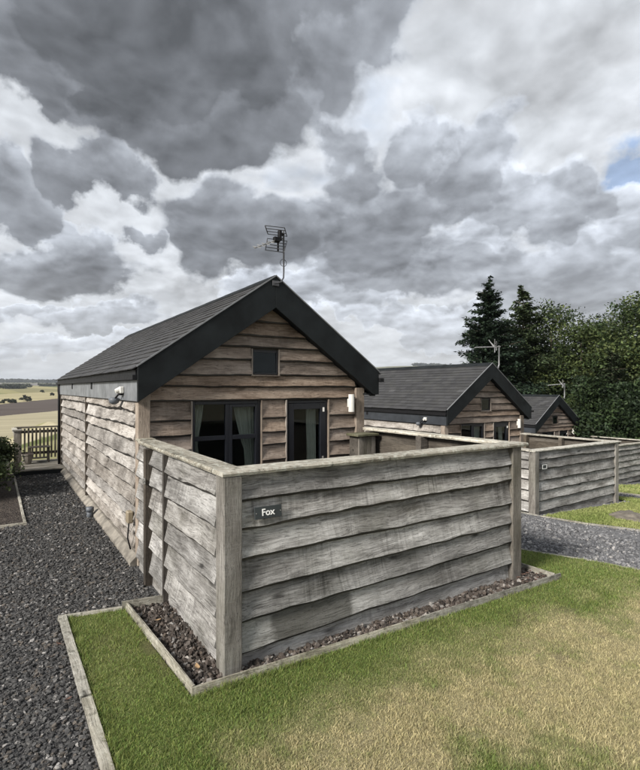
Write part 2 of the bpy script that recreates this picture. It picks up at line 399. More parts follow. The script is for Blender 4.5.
def tube(name, mat, parent, pts, r, seg=8):
    bm = bmesh.new(); tube_bm(bm, pts, r, seg); return obj(name, bm_mesh(bm, name, True), mat, parent)
def prism(name, mat, parent, poly, y0, y1, bev=0.0):
    """polygon in xz swept from y0 to y1"""
    bm = bmesh.new()
    a = [bm.verts.new((x, y0, z)) for x, z in poly]; b = [bm.verts.new((x, y1, z)) for x, z in poly]
    bm.faces.new(a); bm.faces.new(b[::-1])
    for i in range(len(poly)): bm.faces.new((a[i], a[(i+1) % len(poly)], b[(i+1) % len(poly)], b[i]))
    if bev: bmesh.ops.bevel(bm, geom=list(bm.edges), offset=bev, segments=1, affect='EDGES')
    return obj(name, bm_mesh(bm, name), mat, parent)
def np_mesh(name, V, Fc, cols=None, smooth=False):
    """V (n,3); Fc (m,k) index array; cols (n,3)"""
    me = bpy.data.meshes.new(name); V = np.asarray(V, np.float32); Fc = np.asarray(Fc, np.int32); m, k = Fc.shape
    me.vertices.add(len(V)); me.vertices.foreach_set('co', V.ravel())
    me.loops.add(m*k); me.loops.foreach_set('vertex_index', Fc.ravel())
    me.polygons.add(m); me.polygons.foreach_set('loop_start', np.arange(0, m*k, k, dtype=np.int32))
    me.polygons.foreach_set('use_smooth', np.full(m, smooth))
    me.update(calc_edges=True)
    if cols is not None:
        ca = me.attributes.new('col', 'FLOAT_COLOR', 'POINT')
        ca.data.foreach_set('color', np.hstack([cols, np.ones((len(V), 1))]).astype(np.float32).ravel())
    return me
def wavy(u, seed, lo=1.25, mid=0.5, hi=0.17):
    o = seed*13.37
    return (0.55*mnoise.noise((u/lo, o, 0.3))+0.32*mnoise.noise((u/mid, o+5, 1.7))+0.15*mnoise.noise((u/hi, o+9, 4.1)))*1.7
def board_mesh(L, h, seed, amp=0.018, wb=0.046, wt=0.016, th=0.026, du=0.055, eb0=0.024):
    """waney-edged weatherboard: x along, -y outward, z up from its wavy lower edge"""
    ns = max(2, int(L/du)); V = []; Fc = []
    for i in range(ns+1):
        u = L*i/ns
        e = amp*wavy(u, seed); e = max(-amp*1.6, min(amp*1.6, e))
        wob = 0.004*mnoise.noise((u/0.6, seed*3.1, 7.7)); bark = 0.003*mnoise.noise((u/0.05, seed, 2.2))
        eb = eb0*(1+0.45*mnoise.noise((u/0.22, seed*1.9, 3.3))); prof = [(-wt, h), (-(wt*0.5+wb*0.5)-wob, h*0.5), (-wb-wob, e+eb), (-wb+eb*0.42-wob+bark, e+eb*0.36), (-wb+eb*0.95, e+bark), (-wb+th+eb*0.5, e+0.003), (-wt+th*0.7, h)]
        V += [(u, y, z) for y, z in prof]
    k = 7
    for i in range(ns):
        for j in range(k):
            a = i*k+j; b = i*k+(j+1) % k; Fc.append((a, b, b+k, a+k))
    me = bpy.data.meshes.new('board'); me.from_pydata(V, [], Fc+[tuple(range(k))[::-1], tuple(range(ns*k, ns*k+k))])
    me.update()
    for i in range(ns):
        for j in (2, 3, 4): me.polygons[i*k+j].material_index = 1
    return me
SEED = [1]
def board(parent, loc, rotz, L, h, mat, amp=0.018, tilt=0.0, name='board', **kw):
    SEED[0] += 1
    me = board_mesh(L, h, SEED[0], amp, **kw); me.materials.append(MATS[mat]); me.materials.append(MATS['wood_edge_shade'])
    o = obj(name, me, None, parent, loc, rotz)
    if tilt: o.rotation_euler = (0, -tilt, rotz)
    return o
def rail_mesh(L, w, th, seed, rough=0.006, du=0.06):
    """capping rail, x along, y across 0..w, top at z=th, its long edges worn"""
    ns = max(2, int(L/du)); V = []; Fc = []; k = 8
    for i in range(ns+1):
        u = L*i/ns
        a = rough*1.5*wavy(u, seed, 0.8, 0.3, 0.09); b = rough*1.5*wavy(u, seed+50, 0.8, 0.3, 0.09); c = 0.003*wavy(u, seed+90)
        V += [(u, a+0.004, 0), (u, a-0.002, th*0.55+c), (u, a+0.006, th+c), (u, w*0.33, th+c*0.6+0.001), (u, w*0.66, th+c*0.3), (u, w+b-0.006, th-c), (u, w+b+0.002, th*0.5), (u, w+b-0.004, 0)]
    for i in range(ns):
        for j in range(k):
            p = i*k+j; q = i*k+(j+1) % k; Fc.append((p, q, q+k, p+k))
    me = bpy.data.meshes.new('rail'); me.from_pydata(V, [], Fc+[tuple(range(k))[::-1], tuple(range(ns*k, ns*k+k))]); me.update(); return me
def polysheet(name, poly, mat, zf, dz, res=0.25, attr=None):
    """a sheet over a polygon following the terrain"""
    bm = bmesh.new(); vs = [bm.verts.new((x, y, 0)) for x, y in poly]; bm.faces.new(vs)
    x0 = min(p[0] for p in poly); x1 = max(p[0] for p in poly); y0 = min(p[1] for p in poly); y1 = max(p[1] for p in poly)
    x = x0+res
    while x < x1:
        bmesh.ops.bisect_plane(bm, geom=bm.verts[:]+bm.edges[:]+bm.faces[:], plane_co=(x, 0, 0), plane_no=(1, 0, 0)); x += res
    y = y0+res
    while y < y1:
        bmesh.ops.bisect_plane(bm, geom=bm.verts[:]+bm.edges[:]+bm.faces[:], plane_co=(0, y, 0), plane_no=(0, 1, 0)); y += res
    for v in bm.verts: v.co.z = zf(v.co.x, v.co.y)+dz
    bmesh.ops.recalc_face_normals(bm, faces=bm.faces)
    if bm.faces and sum(f.normal.z for f in bm.faces) < 0: bmesh.ops.reverse_faces(bm, faces=bm.faces)
    me = bpy.data.meshes.new(name); bm.to_mesh(me); bm.free()
    if attr is not None:
        P = np.array([v.co[:] for v in me.vertices]); cc = attr(P[:, 0], P[:, 1])
        ca = me.attributes.new('col', 'FLOAT_COLOR', 'POINT'); ca.data.foreach_set('color', np.hstack([cc, np.ones((len(P), 1))]).astype(np.float32).ravel())
    return obj(name, me, mat)
def in_poly(X, Y, poly):
    r = np.zeros(len(X), bool); n = len(poly)
    for i in range(n):
        x1, y1 = poly[i]; x2, y2 = poly[(i+1) % n]
        c = ((y1 > Y) != (y2 > Y)) & (X < (x2-x1)*(Y-y1)/((y2-y1) if y2 != y1 else 1e-9)+x1); r ^= c
    return r
rng = np.random.default_rng(7)
def vnoise(X, Y, s, seed=0):
    """cheap value noise 0..1"""
    r = np.random.default_rng(seed+100); T = r.random((64, 64)); x = np.asarray(X)/s; y = np.asarray(Y)/s
    xi = np.floor(x).astype(int); yi = np.floor(y).astype(int); fx = x-xi; fy = y-yi; fx = fx*fx*(3-2*fx); fy = fy*fy*(3-2*fy)
    g = lambda a, b: T[a % 64, b % 64]
    return (g(xi, yi)*(1-fx)+g(xi+1, yi)*fx)*(1-fy)+(g(xi, yi+1)*(1-fx)+g(xi+1, yi+1)*fx)*fy
def view(X, Y):
    Z = X*FW[0]+Y*FW[1]; R = X*RT[0]+Y*RT[1]; return Z, R/np.maximum(Z, 1e-3)*F_PX+320

# ================================================================== terrain
GX = [-50, 5.3, 6.5, 8.0, 9.7, 13.1, 15.0, 20.5, 24, 30, 40, 60]
GZ = [0.0, 0.0, -0.14, -0.38, -0.60, -0.72, -0.95, -1.64, -1.85, -2.1, -2.6, -3.6]
def gz(x, y): return float(np.interp(x, GX, GZ))
def gznp(X, Y): return np.interp(X, GX, GZ)
FR = [0, 16, 20, 40, 80, 140, 200, 300, 420, 600, 900, 1400, 2000, 2600, 3200, 6000, 9000]
FZ = [0, 0, -0.35, -2.2, -5.2, -8.4, -10.0, -10.2, -8.0, -3.0, 3.0, 8.0, 14.0, 29, 34, 30, 30]
def far_z(X, Y):
    r = np.hypot(X, Y); az = np.degrees(np.arctan2(X, Y)); z = np.interp(r, FR, FZ)
    up = np.exp(-((az-43)/13.0)**2)*np.interp(r, [900, 1800, 2600, 9000], [0, 45, 92, 92])
    roll = (vnoise(X+5000, Y+5000, 420, 3)-0.5)*np.interp(r, [250, 700, 2500], [0, 4.0, 9.0])
    return z+up+roll
def field_cols(X, Y):
    r = np.hypot(X, Y); az = np.degrees(np.arctan2(X, Y)); c = np.zeros((len(X), 3))
    b1 = 262+np.clip(az, -20, 40)*9; b2 = 385+np.clip(az, -20, 40)*15
    c[:] = (0.32, 0.287, 0.195)                                    # pale stubble
    c[r < 30] = (0.10, 0.115, 0.045)                                # rough grass below the fence
    s = (vnoise(X+900, Y+900, 7, 9) > 0.55) & (r < 70); c[s] = (0.22, 0.21, 0.11)
    c[(r > b1) & (r <= b2)] = (0.085, 0.070, 0.062)                  # ploughed
    far = r > b2
    k = (np.floor(r/(240+0.10*r)+az*0.10)*7+np.floor(az/5.5+r/900)*3).astype(int) % 6
    pal = np.array([(0.29, 0.26, 0.14), (0.18, 0.18, 0.085), (0.25, 0.23, 0.115), (0.13, 0.145, 0.065), (0.31, 0.275, 0.16), (0.20, 0.185, 0.10)])
    c[far] = pal[k[far]]
    c[far & (r < b2+170)] = (0.32, 0.285, 0.17)
    m = (r > 1450) & (r <= 2350); c[m] = (0.17, 0.155, 0.15)         # far slope, grey-lavender haze put into its colour
    c[r > 2350] = (0.16, 0.16, 0.10)
    return c
def build_ground():
    radii = np.concatenate([np.linspace(0, 40, 41), np.geomspace(42, 240, 24), np.geomspace(243, 1100, 230), np.geomspace(1110, 2700, 90), np.geomspace(2750, 9000, 12)])
    az = np.radians(np.concatenate([np.arange(-14, -3, 1.0), np.arange(-3, 9, 0.12), np.arange(9, 60, 1.0), np.arange(60, 346, 4.0)]))
    R, A = np.meshgrid(radii, az, indexing='ij'); X = (R*np.sin(A)).ravel(); Y = (R*np.cos(A)).ravel()
    r = np.hypot(X, Y); wn = np.clip((r-38)/40, 0, 1)
    fz = far_z(X, Y); nz = gznp(X, Y)
    left = np.clip((3.0-X)/4, 0, 1)*np.clip((Y-15.8)/1.0, 0, 1)       # the garden ends behind the gate and the land drops
    near = nz+left*np.minimum(fz-nz, 0)
    Z = np.where(r < 80, near*(1-wn)+fz*wn, fz)-0.10
    na = len(az); idx = np.arange(len(X)).reshape(len(radii), na)
    a = idx[:-1, :]; b = idx[1:, :]; a2 = np.roll(a, -1, 1); b2 = np.roll(b, -1, 1)
    Fq = np.stack([a.ravel(), b.ravel(), b2.ravel(), a2.ravel()], 1)[:, ::-1]
    me = np_mesh('ground', np.stack([X, Y, Z], 1), Fq, field_cols(X, Y), smooth=True)
    return struct(obj('ground', me, 'fields'))
build_ground()

# ------------------------------------------------------------------ gravel, lawns, beds
PATH = [(-9, -4), (3.0, -4), (3.0, 14.15), (-9, 14.15)]
struct(polysheet('gravel_path', PATH, 'gravel_dark', gz, 0.0, 1.5))
ROAD = [(3.0, -6), (44, -6), (44, 22), (3.0, 22)]
struct(polysheet('gravel_road', ROAD, 'gravel_grey', gz, -0.002, 0.8))
LAWN1 = [(0.54, -4), (9.5, -4), (8.4, 0.4), (7.2, 2.65), (6.55, 3.55), (6.05, 4.1), (5.80, 4.75), (5.66, 6.2), (5.26, 6.2), (5.26, 3.17), (1.12, 3.35), (1.02, 5.02), (0.54, 5.13)]
LAWN2 = [(9.75, 6.28), (10.05, 5.45), (10.45, 4.75), (11.5, 3.2), (13.2, 1.6), (16, 0.5), (16.6, 5.6), (15.0, 6.55), (14.3, 7.0), (13.75, 7.6), (13.7, 6.2)]
LAWN3 = [(16.0, 7.9), (17.5, 6.6), (20, 5.6), (30, 5), (32, 13.5), (24.2, 13.5), (24.2, 9.6), (19.9, 9.6), (18.5, 10.4), (16.8, 9.6)]
BED1 = [(1.045, 5.0), (1.14, 3.375), (5.23, 3.20), (5.20, 3.62), (4.95, 3.62), (1.44, 3.55), (1.44, 4.94)]
def dryness(X, Y):
    X = np.asarray(X); Y = np.asarray(Y)
    # how far from the watered strip along the bed
    edge = 3.36-(X-1.12)*0.045
    dist = np.where(X > 1.05, np.maximum(edge-Y, 0), 0.0)
    dist = np.where(X > 5.3, np.maximum(dist, 0)+(X-5.3)*0.25, dist)
    n = vnoise(X+40, Y+40, 0.8, 1)*0.32+vnoise(X+40, Y+40, 0.30, 2)*0.28+vnoise(X+40, Y+40, 0.12, 4)*0.22+vnoise(X+40, Y+40, 0.05, 5)*0.18
    d = np.clip((dist-0.22)/0.9, 0, 1)*np.clip((X-0.75)/0.55, 0, 1)
    return np.clip(d*0.80+(n-0.48)*3.2*np.clip(0.20+d, 0, 1), 0, 1)
def bare(X, Y):
    X = np.asarray(X); Y = np.asarray(Y); e = 1.03+(5.03-Y)*0.06
    a = np.clip(1-np.abs(e-0.05-X)/0.10, 0, 1)*np.clip(1-np.abs(Y-4.1)/0.75, 0, 1)*(0.5+vnoise(X+9, Y+9, 0.13, 14))*1.3
    b = np.clip((vnoise(X+70, Y+70, 0.21, 15)-0.80)*5, 0, 1)*0.8
    return np.clip(np.maximum(a, b), 0, 1)
GREEN = np.array((0.200, 0.262, 0.072)); TAN = np.array((0.58, 0.51, 0.30))
def lawn_col(X, Y):
    d = dryness(X, Y)[:, None]; b = bare(X, Y)[:, None]; return (GREEN*(1-d)+TAN*d)*0.55*(1-b)+np.array((0.11, 0.08, 0.055))*b
lawn1 = struct(polysheet('lawn', LAWN1, 'lawn_base', gz, 0.020, 0.2, lawn_col))
lawn2 = struct(polysheet('lawn', LAWN2, 'lawn_base', gz, 0.020, 0.4, lambda X, Y: np.tile(GREEN*0.7, (len(X), 1))*(1+0.9*vnoise(X, Y, 0.8, 6))[:, None]))
lawn3 = struct(polysheet('lawn', LAWN3, 'lawn_base', gz, 0.020, 0.6, lambda X, Y: np.tile(GREEN*0.8, (len(X), 1))*(1+0.5*vnoise(X, Y, 0.8, 6))[:, None]))
struct(polysheet('slate_bed', BED1, 'soil', gz, 0.010, 0.4))
MULCH = [(-9, 9.1), (0.35, 9.1), (0.33, 14.2), (0.3, 18), (-9, 18)]
struct(polysheet('mulch_bed', MULCH, 'mulch', gz, 0.022, 0.5))
struct(polysheet('patio', [(1.48, 3.6), (4.9, 3.6), (4.9, 6.24), (1.48, 6.24)], 'paving', gz, 0.03, 1.0))
struct(polysheet('patio', [(9.85, 6.62), (13.15, 6.62), (13.15, 9.2), (9.85, 9.2)], 'paving', gz, 0.05, 1.0))

def chips(name, mat, X, Y, zb, size, pal, flat=0.32, lift=0.5, tilt=0.45, seed=1):
    r = np.random.default_rng(seed); n = len(X)
    base = np.array([(-1, -.6, -1), (.2, -1, -1), (1, -.1, -1), (.3, 1, -1), (-.8, .7, -1), (-.8, -.5, 1), (.2, -.8, 1), (.8, 0, 1), (.2, .8, 1), (-.7, .6, 1)], float)
    V = base[None]*(1+(r.random((n, 10, 3))-0.5)*0.7)
    sx = size*(0.55+r.random(n)**1.8*1.1)
    V = V*np.stack([sx, sx*(0.45+0.5*r.random(n)), sx*flat*(0.5+r.random(n))], 1)[:, None, :]*0.5
    ax = (r.random(n)-0.5)*2*tilt; ay = (r.random(n)-0.5)*2*tilt; a = r.random(n)*6.283
    def rot(V, i, j, t):
        c, s = np.cos(t)[:, None], np.sin(t)[:, None]; W = V.copy(); W[:, :, i] = V[:, :, i]*c-V[:, :, j]*s; W[:, :, j] = V[:, :, i]*s+V[:, :, j]*c; return W
    V = rot(rot(rot(V, 1, 2, ax), 0, 2, ay), 0, 1, a)
    V += np.stack([X, Y, zb+sx*lift*0.5*r.random(n)], 1)[:, None, :]
    pal = np.array(pal); C = pal[r.integers(0, len(pal), n)]*(0.75+0.5*r.random(n))[:, None]
    C = np.repeat(C[:, None, :], 10, 1)
    top = [(5, 6, 7, 8), (5, 8, 9, 9)]
    quads = [(i, (i+1) % 5, 5+(i+1) % 5, 5+i) for i in range(5)]
    o = (np.arange(n)*10)[:, None]
    tri = np.array([(a_, b_, c_) for q in quads for (a_, b_, c_) in ((q[0], q[1], q[2]), (q[0], q[2], q[3]))]+[(5, 6, 7), (5, 7, 8), (5, 8, 9)])
    Fc = (o[:, :, None]+tri[None]).reshape(-1, 3)
    return obj(name, np_mesh(name, V.reshape(-1, 3), Fc, C.reshape(-1, 3)), mat)
def scatter(poly, n, dens_ref, seed, margin=12, zmin=1.6):
    """points thinning out with distance from the camera, kept near the field of view"""
    r = np.random.default_rng(seed); P = np.array(poly); lo = P.min(0); hi = P.max(0)
    X = lo[0]+(hi[0]-lo[0])*r.random(n); Y = lo[1]+(hi[1]-lo[1])*r.random(n)
    Z, px = view(X, Y); k = in_poly(X, Y, poly) & (Z > zmin) & (px > -margin*6) & (px < 640+margin*6)
    keep = r.random(n) < np.minimum(1, (dens_ref/np.maximum(Z, 0.1))**1.6)
    k &= keep; return X[k], Y[k]
NEAR_PATH = [(-3.2, 1.5), (1.34, 1.5), (1.34, 14.1), (-3.2, 14.1)]
X, Y = scatter(NEAR_PATH, 205000, 4.6, 11)
k = ~in_poly(X, Y, [(0.46, -4), (0.46, 5.2), (1.44, 5.06), (1.44, -4)]) & ~in_poly(X, Y, MULCH); X, Y = X[k], Y[k]
Zv, _ = view(X, Y)
stuff(chips('slate_chips', 'chip', X, Y, 0.002, 0.019+0.0018*Zv, [(0.058, 0.057, 0.056)]*6+[(0.077, 0.076, 0.075)]*5+[(0.040, 0.039, 0.039)]*4+[(0.11, 0.107, 0.103), (0.085, 0.075, 0.066), (0.10, 0.088, 0.076), (0.24, 0.23, 0.22)], 0.30, 0.6, 0.40, 3),
      'loose dark slate chippings on the path beside the cabin', 'chippings')
X, Y = scatter(BED1, 26000, 20, 12); 
stuff(chips('bed_chips', 'chip', X, Y, 0.014, 0.034, [(0.066, 0.053, 0.045)]*5+[(0.098, 0.084, 0.074)]*3+[(0.036, 0.030, 0.026)]*4+[(0.19, 0.18, 0.17), (0.085, 0.068, 0.055), (0.24, 0.22, 0.20)], 0.5, 1.0, 0.8, 5),
      'brown and grey stone chips in the timber-edged bed', 'stone chips')
X, Y = scatter([(5.6, 1.5), (13, 1.5), (20, 9), (12, 12), (5.7, 12)], 90000, 6.5, 13, zmin=4)
k = ~in_poly(X, Y, LAWN1) & ~in_poly(X, Y, LAWN2) & ~in_poly(X, Y, LAWN3) & ~in_poly(X, Y, [(9.5, 6.35), (13.5, 6.35), (13.8, 20), (9.5, 20)]); X, Y = X[k], Y[k]
stuff(chips('road_gravel', 'chip', X, Y, gznp(X, Y), 0.040, [(0.14, 0.14, 0.145)]*4+[(0.20, 0.20, 0.205)]*3+[(0.10, 0.10, 0.105)]*3+[(0.30, 0.29, 0.28)], 0.4, 0.6, 0.5, 6),
      'pale grey gravel on the drive between the fenced patios', 'gravel')
def blades(name, X, Y, zb, hgt, wid, cols, seed):
    r = np.random.default_rng(seed); n = len(X); a = r.random(n)*6.283; ln = (0.2+0.75*r.random(n))*hgt; b = r.random(n)*6.283
    h = hgt*(0.55+0.7*r.random(n)); w = wid*(0.6+0.8*r.random(n))
    bs = np.stack([X, Y, zb], 1); dx = np.stack([np.cos(a)*w, np.sin(a)*w, np.zeros(n)], 1)*0.5
    tip = bs+np.stack([np.cos(b)*ln, np.sin(b)*ln, h], 1); md = bs+np.stack([np.cos(b)*ln*0.3, np.sin(b)*ln*0.3, h*0.6], 1)
    V = np.stack([bs-dx, bs+dx, md+dx*0.8, md-dx*0.8, tip], 1).reshape(-1, 3)
    tri = np.array([(0, 1, 2), (0, 2, 3), (3, 2, 4)]); Fc = ((np.arange(n)*5)[:, None, None]+tri[None]).reshape(-1, 3)
    return obj(name, np_mesh(name, V, Fc, np.repeat(cols, 5, 0)), 'blade')
def grass(name, poly, n, dref, seed, hgt, wid, colf, label, zmin=2.4):
    X, Y = scatter(poly, n, dref, seed, 8 if poly is LAWN1 else 40, zmin); r = np.random.default_rng(seed+1); wide = np.ones(len(X))
    if poly is LAWN1:                                                     # the lawn goes on, a little thinner, beside and behind the viewpoint
        X2, Y2 = scatter(poly, n//4, 3.4, seed+5, 110, 0.4); Z2, p2 = view(X2, Y2); k = ~((Z2 > zmin) & (p2 > -48) & (p2 < 688)); X2, Y2 = X2[k], Y2[k]
        X = np.concatenate([X, X2]); Y = np.concatenate([Y, Y2]); wide = np.concatenate([wide, np.full(len(X2), 1.9)])
    c = colf(X, Y, r); Zv, _ = view(X, Y); sc = np.maximum(1, Zv/4.0)**0.6*wide
    if poly is LAWN1:                                                     # bare, trodden earth along the bed edging
        k = bare(X, Y) < 0.35+0.5*r.random(len(X)); X, Y, c, sc = X[k], Y[k], c[k], sc[k]
    if poly is LAWN1:                                                     # uncut tufts where the mower does not reach
        e1 = np.abs(X-0.56); e2 = np.abs(X-(1.0+(5.03-Y)*0.06)); e3 = np.abs(Y-(3.32-(X-1.12)*0.045)); e2 = np.where(Y > 3.3, e2, 9); e3 = np.where((X > 1.1) & (X < 5.3), e3, 9); e1 = np.where(Y < 5.2, e1, 9)
        hgt = hgt*(1+1.3*np.clip(1-np.minimum(np.minimum(e1, e2), e3)/0.05, 0, 1)*vnoise(X+3, Y+3, 0.09, 31))
    return stuff(blades(name, X, Y, gznp(X, Y)+0.014, hgt*(0.55+0.55*vnoise(X, Y, 0.12, 8)+0.45*vnoise(X, Y, 0.45, 18))*np.minimum(sc, 1.3), wid*sc, c, seed+2), label, 'grass')
def col1(X, Y, r):
    d = np.clip(dryness(X, Y)+(r.random(len(X))-0.5)*0.55, 0, 1)[:, None]
    g = GREEN*(0.5+0.9*r.random(len(X)))[:, None]*np.stack([1+0.35*(r.random(len(X))-0.5), np.ones(len(X)), np.ones(len(X))], 1)
    t = TAN*(0.5+0.85*r.random(len(X)))[:, None]
    return g*(1-d)+t*d
def col2(X, Y, r):
    d = np.clip(0.1+vnoise(X, Y, 0.8, 6)*0.7+(r.random(len(X))-0.5)*0.4, 0, 1)[:, None]
    return (GREEN*(1-d)+TAN*np.array((0.85, 0.95, 0.75))*d)*(0.8+0.4*r.random(len(X)))[:, None]
grass('lawn_grass', LAWN1, 2000000, 3.4, 21, 0.024, 0.0038, col1, 'short mown lawn grass in front of the nearest fence, part green part dry')
grass('lawn_grass', LAWN2, 160000, 9, 24, 0.04, 0.010, col2, 'short lawn grass in front of the middle fence', 6)
grass('lawn_grass', LAWN3, 80000, 14, 27, 0.05, 0.016, col2, 'short lawn grass before the farthest fence', 8)

# ================================================================== edging boards
def edge_board(parent, p0, p1, z0, z1, th, mat='wood_edging', seed=0):
    a = Vector(p0); b = Vector(p1); L = (b-a).length
    me = rail_mesh(L, th, z1-z0, 300+seed, 0.003, 0.08)
    o = obj('board', me, mat, parent, (a.x, a.y, z0)); o.rotation_euler = (0, 0, math.atan2(b.y-a.y, b.x-a.x)); return o
e = thing('lawn_edging', 'pale timber edging board between slate path and lawn strip', 'edging', (0.5, 5.1, 0))
def rel(p): return (p[0]-0.5, p[1]-5.1)
edge_board(e, rel((0.475, 3.72)), rel((0.468, 5.14)), -0.05, 0.050, -0.058, seed=1).rotation_euler.z
edge_board(e, rel((0.50, -3.9)), rel((0.476, 3.70)), -0.05, 0.046, -0.058, seed=2)
edge_board(e, rel((0.46, 5.135)), rel((1.02, 5.025)), -0.05, 0.045, 0.040, seed=3)
e = thing('bed_edging', 'thin timber boards edging the stone-chip bed round the fence', 'edging', (1.1, 3.35, 0))
def rel(p): return (p[0]-1.1, p[1]-3.35)
edge_board(e, rel((1.03, 5.03)), rel((1.13, 3.365)), -0.04, 0.085, 0.028, seed=5)
edge_board(e, rel((1.125, 3.345)), rel((3.2, 3.255)), -0.04, 0.078, 0.026, seed=6)
edge_board(e, rel((3.205, 3.255)), rel((5.28, 3.165)), -0.04, 0.082, 0.026, seed=7)
edge_board(e, rel((5.215, 3.20)), rel((5.195, 3.66)), -0.04, 0.088, 0.026, seed=8)
edge_board(e, rel((1.0, 5.025)), rel((1.40, 4.955)), -0.04, 0.095, 0.030, seed=9)
def kerb_line(name, label, pts, w=0.05, h=0.035):
    c = thing(name, label, 'edging', (pts[0][0], pts[0][1], gz(*pts[0])))
    for i, (p, q) in enumerate(zip(pts, pts[1:])):
        a = Vector((p[0], p[1], gz(*p))); b = Vector((q[0], q[1], gz(*q))); d = b-a
        me = rail_mesh(d.length*0.99, w, h+0.05, 400+i, 0.004, 0.1)
        o = obj('board', me, 'wood_edging', c, tuple(a-Vector(c.location)-Vector((0, 0, 0.05))))
        o.rotation_euler = (0, -math.asin(d.z/d.length), math.atan2(d.y, d.x))
    return c
kerb_line('lawn_edging', 'curved timber edging between near lawn and gravel drive', [(8.45, 0.4), (7.25, 2.65), (6.60, 3.55), (6.10, 4.1), (5.85, 4.75), (5.70, 6.2)])
kerb_line('lawn_edging', 'pale edging at the corner of the middle fence and its lawn', [(9.62, 6.75), (9.70, 6.28), (10.0, 5.42), (10.40, 4.72), (11.45, 3.15), (13.1, 1.5)])
kerb_line('lawn_edging', 'timber edging of the farthest lawn strip by the drive', [(20.0, 9.55), (18.5, 10.35), (16.8, 9.55), (15.95, 7.9), (17.45, 6.5)])
e = thing('bed_edging', 'pale edging boards of the dark planting bed by the gate step', 'edging', (0.38, 9.1, 0))
edge_board(e, (0.0, 0.0), (-0.03, 4.98), -0.04, 0.045, 0.045, seed=21)
edge_board(e, (-2.6, -0.03), (0.0, -0.04), -0.04, 0.04, 0.04, seed=22)

# ================================================================== screen fences round the patios
ZB = [1.293, 1.075, 0.845, 0.600, 0.375, 0.140, -0.045]
def screen_fence(label, org, seed, group):
    r = random.Random(seed)
    f = thing('screen_fence', label, 'fence', org, 0, group)
    W = 3.53; Dp = 2.70
    def post(x0, x1, y0, y1, z1=1.498, mat='wood_post', z0=-0.12): return box('post', mat, f, x0, x1, y0, y1, z0, z1, 0.007)
    post(-0.035, 0.112, -0.070, 0.090); post(3.362, 3.520, -0.058, 0.090)
    top = 1.49
    for i, z in enumerate(ZB):                                              # front, facing the lawn
        zt = top if i == 0 else ZB[i-1]+0.045
        last = i == len(ZB)-1
        dz = (0, .03, .01, .04, .04, .055, 0.01)[i]
        board(f, (0.113, 0.012, z+r.uniform(-.008, .008)), 0, 3.248, zt-z, 'wood_fence_damp' if (seed == 1 and i == 5) else 'wood_fence', 0.006 if last else 0.014, dz/3.3, wb=0.020 if last else 0.060, wt=0.004, eb0=0.027)
    for (y0, y1, ya, am) in ((0.092, 1.455, 0, 0.017), (1.50, 2.045, 1, 0.014), (2.13, Dp-0.05, 2, 0.012)):      # left side
        for i, z in enumerate(ZB):
            zt = top if i == 0 else ZB[i-1]+0.045; last = i == len(ZB)-1
            zz = z+r.uniform(-.022, .022)*(1 if ya else .6)
            board(f, (0.012, y1, zz), -PI/2, y1-y0, zt-zz, 'wood_fence', 0.005 if last else am, 0.012*(ya == 0), wb=0.020 if last else 0.058, wt=0.004, eb0=0.030)
    box('batten', 'wood_post_dark', f, -0.050, 0.012, 1.457, 1.498, 0.0, 1.49, 0.003)
    box('batten', 'wood_post_dark', f, -0.082, 0.012, 2.047, 2.128, -0.1, 1.49, 0.005)
    bm = bmesh.new(); bx(bm, -0.012, 0.0, -0.045, 0.045, -0.03, 0.03, 0.002); tube_bm(bm, [(-0.018, -0.05, 0.005), (-0.018, 0.06, 0.005)], 0.006, 6); bx(bm, -0.026, -0.012, -0.02, -0.008, -0.02, 0.022, 0.001)
    obj('latch', bm_mesh(bm, 'latch'), 'metal_latch', f, (-0.084, 2.06, 1.145))
    for i, z in enumerate(ZB):                                              # right side, seen from inside
        zt = top if i == 0 else ZB[i-1]+0.045
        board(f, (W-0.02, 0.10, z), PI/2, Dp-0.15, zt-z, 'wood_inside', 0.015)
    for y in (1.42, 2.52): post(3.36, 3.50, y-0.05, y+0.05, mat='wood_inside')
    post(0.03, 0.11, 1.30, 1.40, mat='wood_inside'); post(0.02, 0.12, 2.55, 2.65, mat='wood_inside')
    for nm, L, w, loc, rz, s in (('cap_rail', 3.66, 0.225, (-0.045, -0.078, 1.500), 0, 1), ('cap_rail', Dp-0.30, 0.225, (0.180, 0.150, 1.501), PI/2, 2), ('cap_rail', Dp-0.16, 0.20, (W+0.07, 0.150, 1.499), PI/2, 3),
                              ('cap_rail', 0.20, 0.19, (0.165, Dp-0.145, 1.512), PI/2, 4)):
        obj(nm, rail_mesh(L, w, 0.036, seed*10+s, 0.008), 'wood_rail', f, loc, rz)
    return f
screen_fence('grey waney-board fence with the Fox plaque, nearest the camera', (1.42, 3.49, 0), 1, 'patio screen fences')
f2 = screen_fence('smaller-looking waney-board fence beyond the gravel drive, before the middle cabin', (9.72, 6.47, -0.70), 2, 'patio screen fences')
f2.scale = (1.0, 1.0, 0.985)
f3 = screen_fence('dark board fence farthest right, half hidden behind the middle fence', (20.2, 10.05, -1.64), 3, 'patio screen fences')

